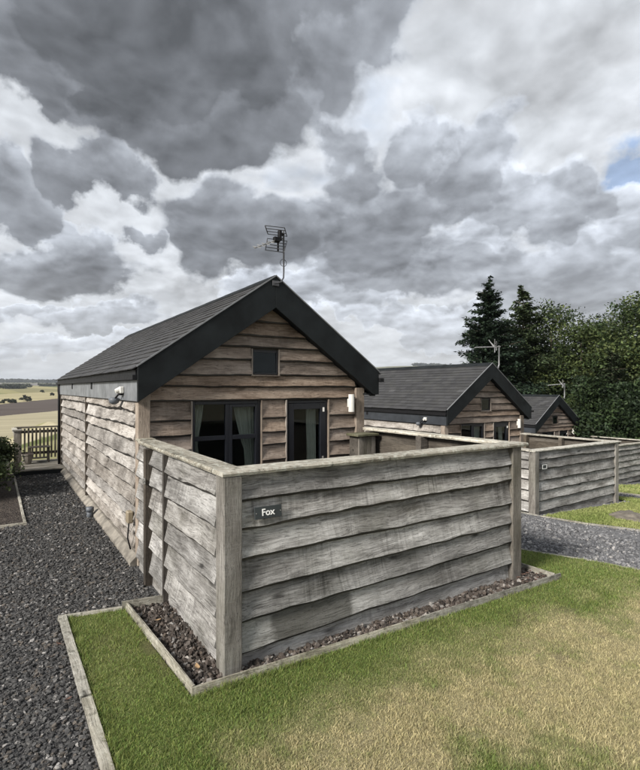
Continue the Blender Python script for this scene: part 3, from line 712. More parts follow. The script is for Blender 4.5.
def text_mesh(txt, size):
    cu = bpy.data.curves.new('lettering', 'FONT'); cu.body = txt; cu.size = size; cu.extrude = 0.001; cu.align_x = 'CENTER'; cu.align_y = 'CENTER'
    cu.offset = 0.0012
    tmp = bpy.data.objects.new('lettering', cu); COL.objects.link(tmp)
    bpy.context.view_layer.update()
    me = bpy.data.meshes.new_from_object(tmp.evaluated_get(bpy.context.evaluated_depsgraph_get()))
    bpy.data.objects.remove(tmp); bpy.data.curves.remove(cu); return me
def plaque(label, loc, w, h, txt):
    p = thing('name_plaque', label, 'sign', loc, 0, None)
    box('plate', 'sign_board', p, -w/2, w/2, -0.006, 0.006, 0, h, 0.002)
    if txt:
        o = obj('lettering', text_mesh(txt, h*0.80), 'sign_letter', p, (-0.004, -0.0085, h*0.50)); o.rotation_euler = (PI/2, 0, 0)
    for s in (-1, 1):
        bm = bmesh.new(); tube_bm(bm, [(0, -0.009, 0), (0, -0.004, 0)], 0.004, 8); obj('screw', bm_mesh(bm), 'metal_latch', p, (s*(w/2-0.012), 0, h/2))
    if not txt:
        bm = bmesh.new()
        for a in ((-w/2+.014, w/2-.014, h-.026, h-.016), (-w/2+.014, w/2-.014, .016, .026), (-w/2+.014, -w/2+.026, .026, h-.026), (w/2-.026, w/2-.014, .026, h-.026)): bx(bm, a[0], a[1], -0.009, -0.0055, a[2], a[3])
        obj('border', bm_mesh(bm), 'sign_letter', p)
    return p
p = plaque('dark name plaque with white lettering Fox on the nearest fence', (1.752, 3.425, 1.150), 0.232, 0.092, 'Fox'); p.rotation_euler = (math.radians(-5), 0, 0)
plaque('small plaque with a pale outline on the middle fence', (10.02, 6.400, 0.375), 0.19, 0.13, None)

# ================================================================== cabins
AX, AZ, EZ, SL = 1.8075, 3.70, 2.41, 0.70
def roofz(x): return AZ-SL*abs(x-AX)
def np_boxes(B):
    """list of 8-corner arrays -> vertices, quads"""
    B = np.asarray(B, float); n = len(B)
    q = np.array([(0, 3, 2, 1), (4, 5, 6, 7), (0, 1, 5, 4), (1, 2, 6, 5), (2, 3, 7, 6), (3, 0, 4, 7)])
    return B.reshape(-1, 3), ((np.arange(n)*8)[:, None, None]+q[None]).reshape(-1, 4)
def slate_mesh(side, y0, y1, seed):
    r = np.random.default_rng(seed); NC = 16; half = AX+0.075; B = []; C = []
    ca = 1/math.hypot(1, SL); sa = SL*ca; slen = half/ca; pitch = slen/NC
    for c in range(NC):
        s0 = c*pitch-0.004; s1 = s0+pitch+0.05; tw = 0.26; y = y0-(tw/2 if c % 2 else 0)
        while y < y1:
            a = max(y, y0)+0.002; b = min(y+tw, y1)-0.002
            if b-a > 0.03:
                j = r.uniform(-0.004, 0.004); l0 = 0.020+r.uniform(-.002, .004); l1 = 0.004; th = 0.011; sh = r.uniform(-.003, .003)
                pts = []
                for (s, l) in ((s0+j, l0), (s0+j, l0+th), (min(s1, slen), l1+th), (min(s1, slen), l1)):
                    x = -0.075+s*ca-l*sa; z = (AZ-SL*(AX+0.075))-0.022+s*sa+l*ca+0.0
                    pts.append((x, z))
                if side > 0: pts = [(2*AX-x, z) for x, z in pts]
                B.append([(pts[0][0], a, pts[0][1]), (pts[3][0], a, pts[3][1]), (pts[3][0], b, pts[3][1]), (pts[0][0], b, pts[0][1]),
                          (pts[1][0], a, pts[1][1]), (pts[2][0], a, pts[2][1]), (pts[2][0], b, pts[2][1]), (pts[1][0], b, pts[1][1])])
                C.append(np.array((0.034, 0.034, 0.036))*r.uniform(0.80, 1.25)*(1.5 if r.random() < 0.04 else 1.0))
            y += tw
    V, Q = np_boxes(B)
    me = np_mesh('slates', V, Q, np.repeat(np.array(C), 8, 0)); bm = bmesh.new(); bm.from_mesh(me); bmesh.ops.recalc_face_normals(bm, faces=bm.faces); bm.to_mesh(me); bm.free()
    return me
def curtain_mesh(x0t, x1t, x0m, x1m, x0b, x1b, z0, zm, z1, y):
    nu, nv = 36, 12; V = []; Fc = []
    for j in range(nv+1):
        t = j/nv; z = z0+(z1-z0)*t
        if z > zm: k = (z-zm)/(z1-zm); a = x0m+(x0t-x0m)*k**.8; b = x1m+(x1t-x1m)*k**.8
        else: k = (zm-z)/(zm-z0); a = x0m+(x0b-x0m)*k; b = x1m+(x1b-x1m)*k
        for i in range(nu+1):
            u = i/nu; V.append((a+(b-a)*u, y+0.016*math.sin(u*2*PI*5+0.6*math.sin(z*4))*(0.4+0.6*min(1, (b-a)/0.2)), z))
    for j in range(nv):
        for i in range(nu): p = j*(nu+1)+i; Fc.append((p, p+1, p+nu+2, p+nu+1))
    me = bpy.data.meshes.new('curtain'); me.from_pydata(V, [], Fc); me.update()
    for p in me.polygons: p.use_smooth = True
    return me
ROWS = [3.27, 3.07, 2.87, 2.715, 2.535, 2.33, 2.165, 1.985, 1.735, 1.53, 1.335, 1.12, 0.90, 0.69, 0.47, 0.27, 0.06]
OPEN = [(0.665, 1.672, 0.93, 1.985), (2.055, 2.80, 0.03, 1.985), (1.515, 1.952, 2.33, 2.70)]
def cabin(label, org, seed, fascia_mat, group, side_wood='wood_side'):
    r = random.Random(seed*7)
    c = thing('cabin', label, 'cabin', org, 0, group); LEN = 8.5; W = 3.46
    # --- shell
    wall = None
    bm = bmesh.new()
    xs = [0.09, 0.70, 1.64, 2.09, 2.765, 3.37]; zs = [0.0, 0.06, 0.97, 1.96, 2.05]
    for i in range(5):
        for j in range(4):
            hole = (i == 1 and j == 2) or (i == 3 and j in (1, 2))
            if not hole: bx(bm, xs[i], xs[i+1], 0.036, 0.09, zs[j], zs[j+1])
    poly = [(0.09, 2.052), (3.37, 2.052), (3.37, roofz(3.37)-0.17), (AX, AZ-0.17), (0.09, roofz(0.09)-0.17)]
    a = [bm.verts.new((x, 0.036, z)) for x, z in poly]; b = [bm.verts.new((x, 0.09, z)) for x, z in poly]; bm.faces.new(a); bm.faces.new(b[::-1])
    for i in range(5): bm.faces.new((a[i], a[(i+1) % 5], b[(i+1) % 5], b[i]))
    bx(bm, 0.037, 0.088, 0.092, LEN, 0.0, 2.30); bx(bm, 3.372, 3.423, 0.092, LEN, 0.0, 2.30); bx(bm, 0.09, 3.37, LEN-0.06, LEN, 0.0, 2.25)
    obj('wall', bm_mesh(bm, 'wall'), 'sheathing', c)
    back = [(0.09, 2.252), (3.37, 2.252), (3.37, roofz(3.37)-0.17), (AX, AZ-0.17), (0.09, roofz(0.09)-0.17)]
    prism('gable_wall', 'wood_gable', c, back, LEN-0.06, LEN)
    bm = bmesh.new()                                                         # the room behind the glass
    bx(bm, 0.10, 3.36, 0.10, 4.0, 0.02, 0.05); bx(bm, 0.10, 3.36, 3.96, 4.0, 0.06, 2.2); bx(bm, 0.092, 0.11, 0.10, 3.95, 0.06, 2.2); bx(bm, 3.35, 3.368, 0.10, 3.95, 0.06, 2.2); bx(bm, 0.10, 3.36, 0.10, 4.0, 2.21, 2.24)
    obj('room_lining', bm_mesh(bm, 'room'), 'plaster', c)
    # --- front boards, cut round the openings and under the bargeboards
    for i, z in enumerate(ROWS):
        zt = (3.50 if i == 0 else ROWS[i-1])+0.03
        h = zt-z; lim = (AZ-0.30-z)/SL
        x0 = max(0.143, AX-lim); x1 = min(3.294, AX+lim)
        segs = [(x0, x1)]
        for (ox0, ox1, oz0, oz1) in OPEN:
            if z+0.05 < oz1 and z+0.12 > oz0-0.03:
                segs = [q for (s0, s1) in segs for q in ((s0, min(s1, ox0)), (max(s0, ox1), s1)) if q[1]-q[0] > 0.04]
        for (s0, s1) in segs:
            board(c, (s0, 0.032, z+r.uniform(-.012, .012)*(len(segs) > 1)), 0, s1-s0, h, 'wood_gable', 0.014, wb=0.054, wt=0.002)
    for x0, x1 in ((-0.004, 0.141), (3.296, 3.458)): box('corner_post', 'wood_trim', c, x0, x1, -0.044, 0.10, 0.0, 2.16, 0.006)
    # --- long sides
    z = 0.155; rows = []
    while z < 1.93: h = r.uniform(0.165, 0.235); rows.append((z, h)); z += h
    for (y0, y1) in ((0.102, 4.052), (4.118, LEN-0.02)):
        for (z, h) in rows:
            zz = z+r.uniform(-.02, .02)
            board(c, (0.034, y1, zz), -PI/2, y1-y0, h+0.05, side_wood, 0.023, wb=0.060, wt=0.002, eb0=0.036)
    for (z, h) in rows: board(c, (3.426, 0.105, z), PI/2, LEN-0.12, h+0.05, 'wood_gable', 0.016, wb=0.046, wt=0.010, du=0.12)
    box('batten', 'wood_post_dark', c, -0.030, 0.034, 4.055, 4.115, 0.12, 2.03, 0.003)
    box('batten', 'wood_post_dark', c, -0.030, 0.034, LEN-0.018, LEN+0.05, 0.12, 2.03, 0.003)
    prf = [(-0.085, -0.06), (-0.085, 0.045), (-0.02, 0.105), (0.0, 0.118), (0.2, 0.118), (0.2, -0.06)]
    for (y0, y1) in ((0.0, 4.20), (4.215, LEN+0.1)): prism('plinth', 'concrete', c, prf, y0, y1)
    box('floor_slab', 'concrete', c, 0.21, 3.46, 0.0, LEN, -0.06, 0.018, 0)
    # --- roof
    RY0, RY1 = -0.123, 9.08
    deck = [(-0.05, roofz(-0.05)-0.026), (AX, AZ-0.026), (2*AX+0.05, roofz(-0.05)-0.026), (2*AX+0.05, roofz(-0.05)-0.10), (3.40, roofz(3.40)-0.165), (AX, AZ-0.165), (0.21, roofz(0.21)-0.165), (-0.05, roofz(-0.05)-0.10)]
    roof = prism('roof', 'plastic_black', c, deck, RY0, RY1)
    stuff(obj('slates', slate_mesh(-1, RY0-0.03, RY1+0.02, seed), 'roof_slate', roof)); stuff(obj('slates', slate_mesh(1, RY0-0.03, RY1+0.02, seed+9), 'roof_slate', roof))
    bm = bmesh.new(); w = 0.125; t = 0.016; L = 0.455
    pr = [(-w, -w*SL), (0, 0), (w, -w*SL), (w, -w*SL-t), (0, -t*1.3), (-w, -w*SL-t)]
    a = [bm.verts.new((x, 0, q)) for x, q in pr]; b = [bm.verts.new((x, L, q)) for x, q in pr]
    bm.faces.new((a[0], a[1], a[4], a[5])); bm.faces.new((a[1], a[2], a[3], a[4])); bm.faces.new((b[5], b[4], b[1], b[0])); bm.faces.new((b[4], b[3], b[2], b[1]))
    for i in range(6): bm.faces.new((a[i], a[(i+1) % 6], b[(i+1) % 6], b[i]))
    rm = bm_mesh(bm, 'ridge_tile'); rm.materials.append(MATS['paint_charcoal'])
    for i in range(20): obj('ridge_tile', rm, None, roof, (AX, -0.14+i*0.4595, AZ+0.028+0.002*(i % 2)))
    prism('bargeboard', 'paint_charcoal', c, [(-0.035, EZ), (AX-0.001, AZ), (AX-0.001, 3.270), (-0.035, 1.985)], -0.172, -0.126, 0.003)
    prism('bargeboard', 'paint_charcoal', c, [(AX+0.001, AZ), (3.65, EZ), (3.65, 2.055), (3.54, 2.055), (AX+0.001, 3.270)], -0.172, -0.126, 0.003)
    for sgn in (-1, 1):
        X = lambda x: x if sgn < 0 else 2*AX-x
        prism('verge_trim', 'metal_verge', c, [(X(-0.045), roofz(-0.045)+0.004), (X(AX-0.0015), AZ+0.004), (X(AX-0.0015), AZ+0.022), (X(-0.045), roofz(-0.045)+0.022)], -0.182, -0.158)
        prism('soffit', 'paint_charcoal', c, [(X(0.0), 2.03), (X(AX-0.002), 3.295), (X(AX-0.002), 3.315), (X(0.0), 2.05)], -0.124, 0.02)
    box('soffit', 'paint_charcoal', c, 3.43, 3.646, -0.124, RY1-0.05, 2.052, 2.075, 0); box('fascia', 'paint_charcoal', c, 3.628, 3.648, -0.124, RY1-0.05, 2.078, 2.318, 0)
    for y0, y1 in ((-0.124, 4.195), (4.205, 6.095), (6.105, RY1-0.05)): box('fascia', fascia_mat, c, -0.036, -0.012, y0, y1, 1.995, 2.252, 0.002)
    bm = bmesh.new()
    for (q0, q1, s0, s1) in ((-0.085, -0.012, 2.256, 2.264), (-0.089, -0.081, 2.256, 2.312)): bx(bm, q0, q1, -0.14, RY1, s0, s1)
    bx(bm, -0.089, -0.012, -0.146, -0.140, 2.256, 2.312); bx(bm, -0.089, -0.012, RY1, RY1+0.006, 2.256, 2.312)
    gut = obj('gutter', bm_mesh(bm, 'gutter'), 'plastic_black', c)
    box('gutter', 'plastic_black', c, 3.65, 3.735, -0.20, RY1, 2.255, 2.315, 0.004)
    dp = tube('downpipe', 'plastic_black', c, [(-0.055, LEN+0.16, 2.27), (-0.055, LEN+0.16, 2.08), (-0.05, LEN+0.12, 1.98), (-0.05, LEN+0.12, 0.06)], 0.036, 10)
    for y in (3.2, 5.9):                                                        # vents under the eaves
        box('eave_bracket', 'plastic_black', c, -0.05, -0.036, y, y+0.09, 2.14, 2.25, 0.003)
    # --- window
    win = None
    bm = bmesh.new(); y0, y1 = 0.012, 0.075
    for q in ((0.68, 0.722, 0.95, 1.98), (1.618, 1.66, 0.95, 1.98), (0.724, 1.616, 1.938, 1.98), (0.724, 1.616, 0.95, 0.992), (1.143, 1.197, 0.994, 1.936)): bx(bm, q[0], q[1], y0, y1, q[2], q[3], 0.003)
    bx(bm, 0.724, 1.141, y0+0.01, y1-0.005, 1.462, 1.520, 0.003)
    for q in ((1.199, 1.236, 0.994, 1.936), (1.578, 1.616, 0.994, 1.936), (1.238, 1.576, 1.898, 1.936), (1.238, 1.576, 0.994, 1.03), (1.238, 1.576, 1.462, 1.520)): bx(bm, q[0], q[1], y0-0.008, y1-0.012, q[2], q[3], 0.003)
    win = obj('window', bm_mesh(bm, 'window'), 'frame_dark', c)
    for q in ((0.722, 1.143, 0.992, 1.462), (0.722, 1.143, 1.52, 1.938), (1.236, 1.578, 1.03, 1.462), (1.236, 1.578, 1.52, 1.898)):
        box('pane', 'glass', win, q[0], q[1], 0.040, 0.046, q[2], q[3], 0)
    obj('curtain', curtain_mesh(0.70, 0.90, 0.70, 0.80, 0.69, 0.88, 0.95, 1.42, 1.99, 0.16), 'curtain', win)
    obj('curtain', curtain_mesh(1.30, 1.66, 1.47, 1.62, 1.49, 1.64, 0.95, 1.30, 1.99, 0.16), 'curtain', win)
    for q in ((0.662, 0.679, 0.93, 1.985), (1.661, 1.678, 0.93, 1.985)): box('jamb', 'wood_trim', win, q[0], q[1], -0.020, 0.07, q[2], q[3], 0.002)
    box('sill', 'wood_trim', win, 0.65, 1.69, -0.06, 0.07, 0.90, 0.928, 0.003)
    # --- door
    bm = bmesh.new()
    for q in ((2.07, 2.105, 0.03, 1.972), (2.75, 2.785, 0.03, 1.972), (2.107, 2.748, 1.935, 1.972), (2.107, 2.748, 0.03, 0.065)): bx(bm, q[0], q[1], 0.010, 0.075, q[2], q[3], 0.003)
    for q in ((2.108, 2.195, 0.068, 1.932), (2.655, 2.747, 0.068, 1.932), (2.197, 2.653, 1.845, 1.932), (2.197, 2.653, 0.068, 0.20)): bx(bm, q[0], q[1], 0.004, 0.062, q[2], q[3], 0.003)
    door = obj('door', bm_mesh(bm, 'door'), 'frame_dark', c)
    box('pane', 'glass', door, 2.195, 2.655, 0.030, 0.036, 0.20, 1.845, 0)
    obj('curtain', curtain_mesh(2.49, 2.66, 2.50, 2.66, 2.49, 2.66, 0.10, 1.0, 1.98, 0.15), 'curtain', door)
    bm = bmesh.new(); bx(bm, 2.683, 2.713, -0.004, 0.003, 0.93, 1.13, 0.002); tube_bm(bm, [(2.698, -0.004, 1.06), (2.698, -0.045, 1.06)], 0.008, 8); tube_bm(bm, [(2.698, -0.045, 1.06), (2.60, -0.048, 1.058)], 0.009, 8)
    obj('handle', bm_mesh(bm, 'handle'), 'metal_latch', door)
    box('catch', 'plastic_white', door, 2.695, 2.720, -0.016, 0.003, 1.80, 1.865, 0.003)
    for q in ((2.050, 2.069), (2.786, 2.806)): box('jamb', 'wood_trim', door, q[0], q[1], -0.020, 0.07, 0.03, 1.985, 0.002)
    # --- small window in the gable
    bm = bmesh.new()
    for q in ((1.53, 1.558, 2.345, 2.685), (1.91, 1.938, 2.345, 2.685), (1.56, 1.908, 2.657, 2.685), (1.56, 1.908, 2.345, 2.373)): bx(bm, q[0], q[1], 0.014, 0.034, q[2], q[3], 0.002)
    g = obj('gable_window', bm_mesh(bm, 'gable_window'), 'frame_dark', c)
    box('backing', 'plastic_black', g, 1.56, 1.908, 0.0295, 0.0345, 2.374, 2.656, 0)  # black sheet added behind the pane in place of a dark interior
    box('pane', 'glass', g, 1.558, 1.91, 0.024, 0.028, 2.373, 2.657, 0)
    for q in ((1.516, 1.529, 2.33, 2.70), (1.939, 1.952, 2.33, 2.70)): box('jamb', 'wood_trim', g, q[0], q[1], -0.018, 0.034, q[2], q[3], 0.002)
    box('sill', 'wood_trim', g, 1.51, 1.958, -0.024, 0.034, 2.322, 2.336, 0.002)
    # --- lamps and fittings
    bm = bmesh.new(); tube_bm(bm, [(0, 0, 0), (0, 0, 0.27)], 0.046, 14); bx(bm, -0.03, 0.03, 0.0, 0.07, 0.07, 0.20, 0.004)
    wl = obj('wall_light', bm_mesh(bm, 'wall_light'), 'plastic_white', c, (3.178, -0.075, 1.79))
    bm = bmesh.new(); bx(bm, -0.055, 0.0, -0.05, 0.05, -0.045, 0.045, 0.01); tube_bm(bm, [(-0.05, 0, 0.0), (-0.10, 0.0, -0.02)], [0.038, 0.030], 10)
    fl = obj('security_light', bm_mesh(bm, 'security_light'), 'plastic_white', c, (-0.036, 0.62, 2.13))
    bm = bmesh.new(); tube_bm(bm, [(-0.03, 0.05, -0.03), (-0.06, 0.14, -0.09), (-0.07, 0.17, -0.11)], 0.012, 8); bx(bm, -0.05, 0.0, 0.04, 0.10, -0.07, -0.02, 0.006); obj('bracket', bm_mesh(bm), 'plastic_black', fl)
    bm = bmesh.new(); tube_bm(bm, [(-0.075, 0.22, -0.10), (-0.075, 0.22, -0.12), (-0.075, 0.22, -0.17), (-0.075, 0.22, -0.195)], [0.045, 0.072, 0.060, 0.02], 14); obj('lamp_head', bm_mesh(bm, 'lamp', True), 'plastic_grey', fl)
    sk = obj('outdoor_socket', None, None, c) if False else None
    bm = bmesh.new(); bx(bm, -0.075, 0.0, -0.055, 0.055, -0.075, 0.075, 0.014)
    sk = obj('outdoor_socket', bm_mesh(bm, 'socket'), 'plastic_tan', c, (-0.012, 0.20, 0.555))
    tube('cable', 'plastic_black', sk, [(-0.04, 0.02, -0.07), (-0.045, 0.03, -0.16), (-0.06, 0.0, -0.26), (-0.03, -0.02, -0.40)], 0.009, 6)
    return c
cabin('nearest timber cabin with dark bargeboards and a grid aerial on its ridge', (1.42, 6.25, 0), 1, 'paint_fascia_sheen', 'row of cabins')
cabin('middle timber cabin with black slate roof behind the middle fence', (10.05, 9.35, -0.83), 2, 'paint_fascia_dark', 'row of cabins')
cabin('farthest timber cabin, smallest, against the dark trees', (20.40, 13.59, -1.87), 3, 'paint_fascia_dark', 'row of cabins')

# ------------------------------------------------------------------ storage box, pipe stub, aerials
s = thing('storage_box', 'narrow boarded box with a mossy lid at the near cabin door corner', 'box', (4.66, 5.98, 0.03))
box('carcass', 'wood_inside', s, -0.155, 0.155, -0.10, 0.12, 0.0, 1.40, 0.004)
for i in range(4): box('board', 'wood_post', s, -0.158+i*0.080, -0.158+i*0.080+0.077, -0.122, -0.101, 0.02, 1.395, 0.003)
box('lid', 'wood_moss', s, -0.205, 0.205, -0.155, 0.14, 1.402, 1.440, 0.006)
p = thing('drain_stub', 'short grey plastic drain pipe beside the cabin plinth', 'pipe', (1.285, 9.02, 0))
tube('pipe', 'plastic_grey', p, [(0, 0, -0.05), (0, 0, 0.14)], 0.050, 14); tube('collar', 'plastic_grey', p, [(0, 0, 0.10), (0, 0, 0.17)], 0.062, 14)

def grid_aerial():
    a = thing('tv_aerial', 'grid reflector television aerial on the nearest ridge', 'aerial', (3.25, 6.08, 3.62))
    O = Vector((3.25, 6.08, 3.62)); w = lambda *p: tuple(Vector(p)-O)
    bm = bmesh.new(); tube_bm(bm, [w(3.19, 6.072, 3.60), w(3.30, 6.068, 3.63), w(3.352, 6.09, 3.70), w(3.372, 6.12, 3.79), w(3.372, 6.13, 4.38)], 0.011, 8)
    bx(bm, *(w(3.17, 0, 0)[0], w(3.27, 0, 0)[0]), *(w(0, 6.066, 0)[1], w(0, 6.076, 0)[1]), *(w(0, 0, 3.57)[2], w(0, 0, 3.64)[2]), 0.002)
    obj('mast', bm_mesh(bm, 'mast'), 'metal_aerial_dark', a)
    bm = bmesh.new(); tube_bm(bm, [w(3.372+0.05*math.sin(t), 6.13, 3.92-0.05*math.cos(t)) for t in np.linspace(0, 2*PI, 14)], 0.004, 5, False); tube_bm(bm, [w(3.385, 6.13, 3.80), w(3.385, 6.13, 4.3)], 0.005, 5)
    obj('cable', bm_mesh(bm), 'plastic_black', a)
    def grid(p00, p01, p10, p11, n):
        bm = bmesh.new(); P = [Vector(w(*q)) for q in (p00, p01, p10, p11)]
        tube_bm(bm, [P[0], P[2]], 0.007, 5); tube_bm(bm, [P[1], P[3]], 0.007, 5)
        for i in range(n): t = i/(n-1); tube_bm(bm, [P[0].lerp(P[2], t), P[1].lerp(P[3], t)], 0.0058, 5)
        obj('reflector', bm_mesh(bm), 'metal_aerial_dark', a)
    grid((3.009, 5.98, 4.341), (3.33, 6.02, 4.378), (3.124, 6.12, 4.282), (3.446, 6.16, 4.315), 4)
    grid((3.116, 6.12, 4.22), (3.446, 6.16, 4.248), (3.015, 5.98, 4.013), (3.322, 6.02, 4.035), 5)
    bm = bmesh.new(); tube_bm(bm, [w(3.38, 6.15, 4.27), w(3.17, 6.06, 4.175), w(2.83, 5.93, 4.00)], 0.011, 6)
    for t in (0.15, 0.4, 0.65, 0.88):
        c0 = Vector(w(3.17, 6.06, 4.175)).lerp(Vector(w(2.83, 5.93, 4.00)), t); tube_bm(bm, [c0+Vector((-.03, .06, 0.02)), c0-Vector((-.03, .06, 0.02))], 0.006, 5)
    obj('boom', bm_mesh(bm), 'metal_aerial', a)
    bm = bmesh.new(); c0 = Vector(w(3.24, 6.08, 4.215)); bx(bm, c0.x-.05, c0.x+.045, c0.y-.03, c0.y+.03, c0.z-.035, c0.z+.035, 0.01); c1 = Vector(w(3.30, 6.10, 4.30))
    bx(bm, c1.x-.025, c1.x+.02, c1.y-.03, c1.y+.03, c1.z-.09, c1.z+.06, 0.008); tube_bm(bm, [c0+Vector((0.02, 0, -.03)), c0+Vector((0.02, 0, -.16))], 0.013, 6)
    tube_bm(bm, [c1+Vector((0.0, 0, 0.0)), c1+Vector((0.08, 0.03, 0.02))], 0.016, 6)
    obj('dipole', bm_mesh(bm), 'plastic_black', a)
grid_aerial()
def yagi(label, base, top, boom, s):
    a = thing('tv_aerial', label, 'aerial', base); h = top
    bm = bmesh.new(); tube_bm(bm, [(-0.10, -0.05, -0.03), (-0.03, 0, 0), (0, 0, 0.06), (0, 0, h)], 0.016*s, 7); obj('mast', bm_mesh(bm), 'metal_aerial', a)
    bm = bmesh.new(); tube_bm(bm, [(0.06, 0, h-0.03), (-boom, 0.0, h-0.10)], 0.014*s, 6)
    for i in range(7):
        t = i/6; x = -0.15-(boom-0.2)*t; z = h-0.03-0.07*(0.06-x)/(boom+0.06); tube_bm(bm, [(x, -0.09, z+0.0), (x, 0.09, z+0.0)], 0.006*s, 5)
    obj('boom', bm_mesh(bm), 'metal_aerial', a)
    bm = bmesh.new()
    for q in ((-0.02, 0.16), (0.05, 0.10)):
        tube_bm(bm, [(-0.20+q[0], -0.02, h-0.04), (-0.30+q[0], -0.10, h+q[1])], 0.010*s, 5); tube_bm(bm, [(-0.20+q[0], -0.02, h-0.04), (-0.30+q[0], -0.10, h-0.06-q[1])], 0.010*s, 5)
        tube_bm(bm, [(-0.20+q[0], 0.02, h-0.04), (-0.28+q[0], 0.12, h+q[1])], 0.010*s, 5)
    bx(bm, -0.26, -0.16, -0.03, 0.03, h-0.08, h, 0.01)
    obj('reflector', bm_mesh(bm), 'metal_aerial', a)
yagi('white yagi aerial above the middle cabin ridge', (12.24, 9.25, 2.78), 0.62, 1.02, 1.3)
yagi('white yagi aerial above the farthest cabin ridge, before the trees', (22.68, 13.45, 1.72), 0.68, 1.30, 1.7)

# ================================================================== gate end of the path
d = thing('deck_step', 'low boarded deck with a black riser at the end of the slate path', 'deck', (0.85, 14.16, 0))
box('riser', 'paint_charcoal', d, -0.53, 0.53, -0.012, 0.018, -0.03, 0.118, 0.003)
for i in range(13): box('board', 'wood_deck', d, -0.54, 0.62, 0.020+i*0.145-0.04*(i == 0), 0.020+i*0.145+0.139, 0.108+0.002*(i % 3), 0.135+0.002*(i % 3), 0.003)
g = thing('picket_fence', 'brown picket fence behind the deck, fields beyond', 'fence', (1.0, 16.06, 0))
for i in range(10): box('picket', 'wood_picket', g, -0.40+i*0.094, -0.40+i*0.094+0.046, -0.03, -0.008, 0.19, 1.03+0.008*(i % 2), 0.004)
for z in (0.30, 0.90): box('rail', 'wood_picket', g, -0.45, 0.56, -0.007, 0.035, z, z+0.075, 0.004)
box('cap_rail', 'wood_picket', g, -0.62, 0.60, -0.05, 0.05, 1.045, 1.085, 0.004)
box('post', 'wood_post', g, 0.43, 0.55, -0.06, 0.05, -0.3, 1.04, 0.006); box('post', 'wood_post', g, -0.55, -0.45, -0.05, 0.05, -0.3, 1.04, 0.006)
g = thing('gate_post', 'square grey post with a pale cap beside the deck step', 'post', (0.395, 14.25, 0))
box('shaft', 'wood_post', g, -0.075, 0.075, -0.075, 0.075, 0.0, 1.10, 0.008); box('cap', 'wood_rail', g, -0.105, 0.105, -0.105, 0.105, 1.102, 1.140, 0.006)
sr = thing('side_rail', 'pale capped side rail running back from the gate post', 'fence', (0.37, 15.2, 0))
box('cap_rail', 'wood_rail', sr, -0.06, 0.06, -0.83, 0.80, 1.04, 1.075, 0.004)
for i in range(13): box('picket', 'wood_picket', sr, -0.012, 0.012, -0.78+i*0.12, -0.78+i*0.12+0.05, 0.14, 1.038, 0.003)
tb = thing('garden_table', 'small dark slatted table standing on the deck', 'table', (0.95, 15.62, 0.138))
for i in range(5): box('slat', 'wood_inside', tb, -0.26, 0.26, -0.20+i*0.082, -0.20+i*0.082+0.072, 0.40, 0.422, 0.003)
for x in (-0.22, 0.22):
    for y in (-0.16, 0.16): box('leg', 'wood_post_dark', tb, x-0.022, x+0.022, y-0.022, y+0.022, 0.0, 0.398, 0.003)
box('shelf', 'wood_post_dark', tb, -0.195, 0.195, -0.135, 0.135, 0.10, 0.115, 0.002)
pt = thing('plant_pot', 'grey stone pot standing at the left of the deck', 'pot', (0.66, 15.30, 0.138))
bm = bmesh.new(); tube_bm(bm, [(0, 0, 0), (0, 0, 0.06), (0, 0, 0.22), (0, 0, 0.24), (0, 0, 0.27)], [0.075, 0.10, 0.13, 0.145, 0.145], 16); obj('bowl', bm_mesh(bm), 'concrete', pt)
bm = bmesh.new(); tube_bm(bm, [(0, 0, 0.271), (0, 0, 0.276)], 0.125, 14); obj('earth', bm_mesh(bm), 'soil', pt)

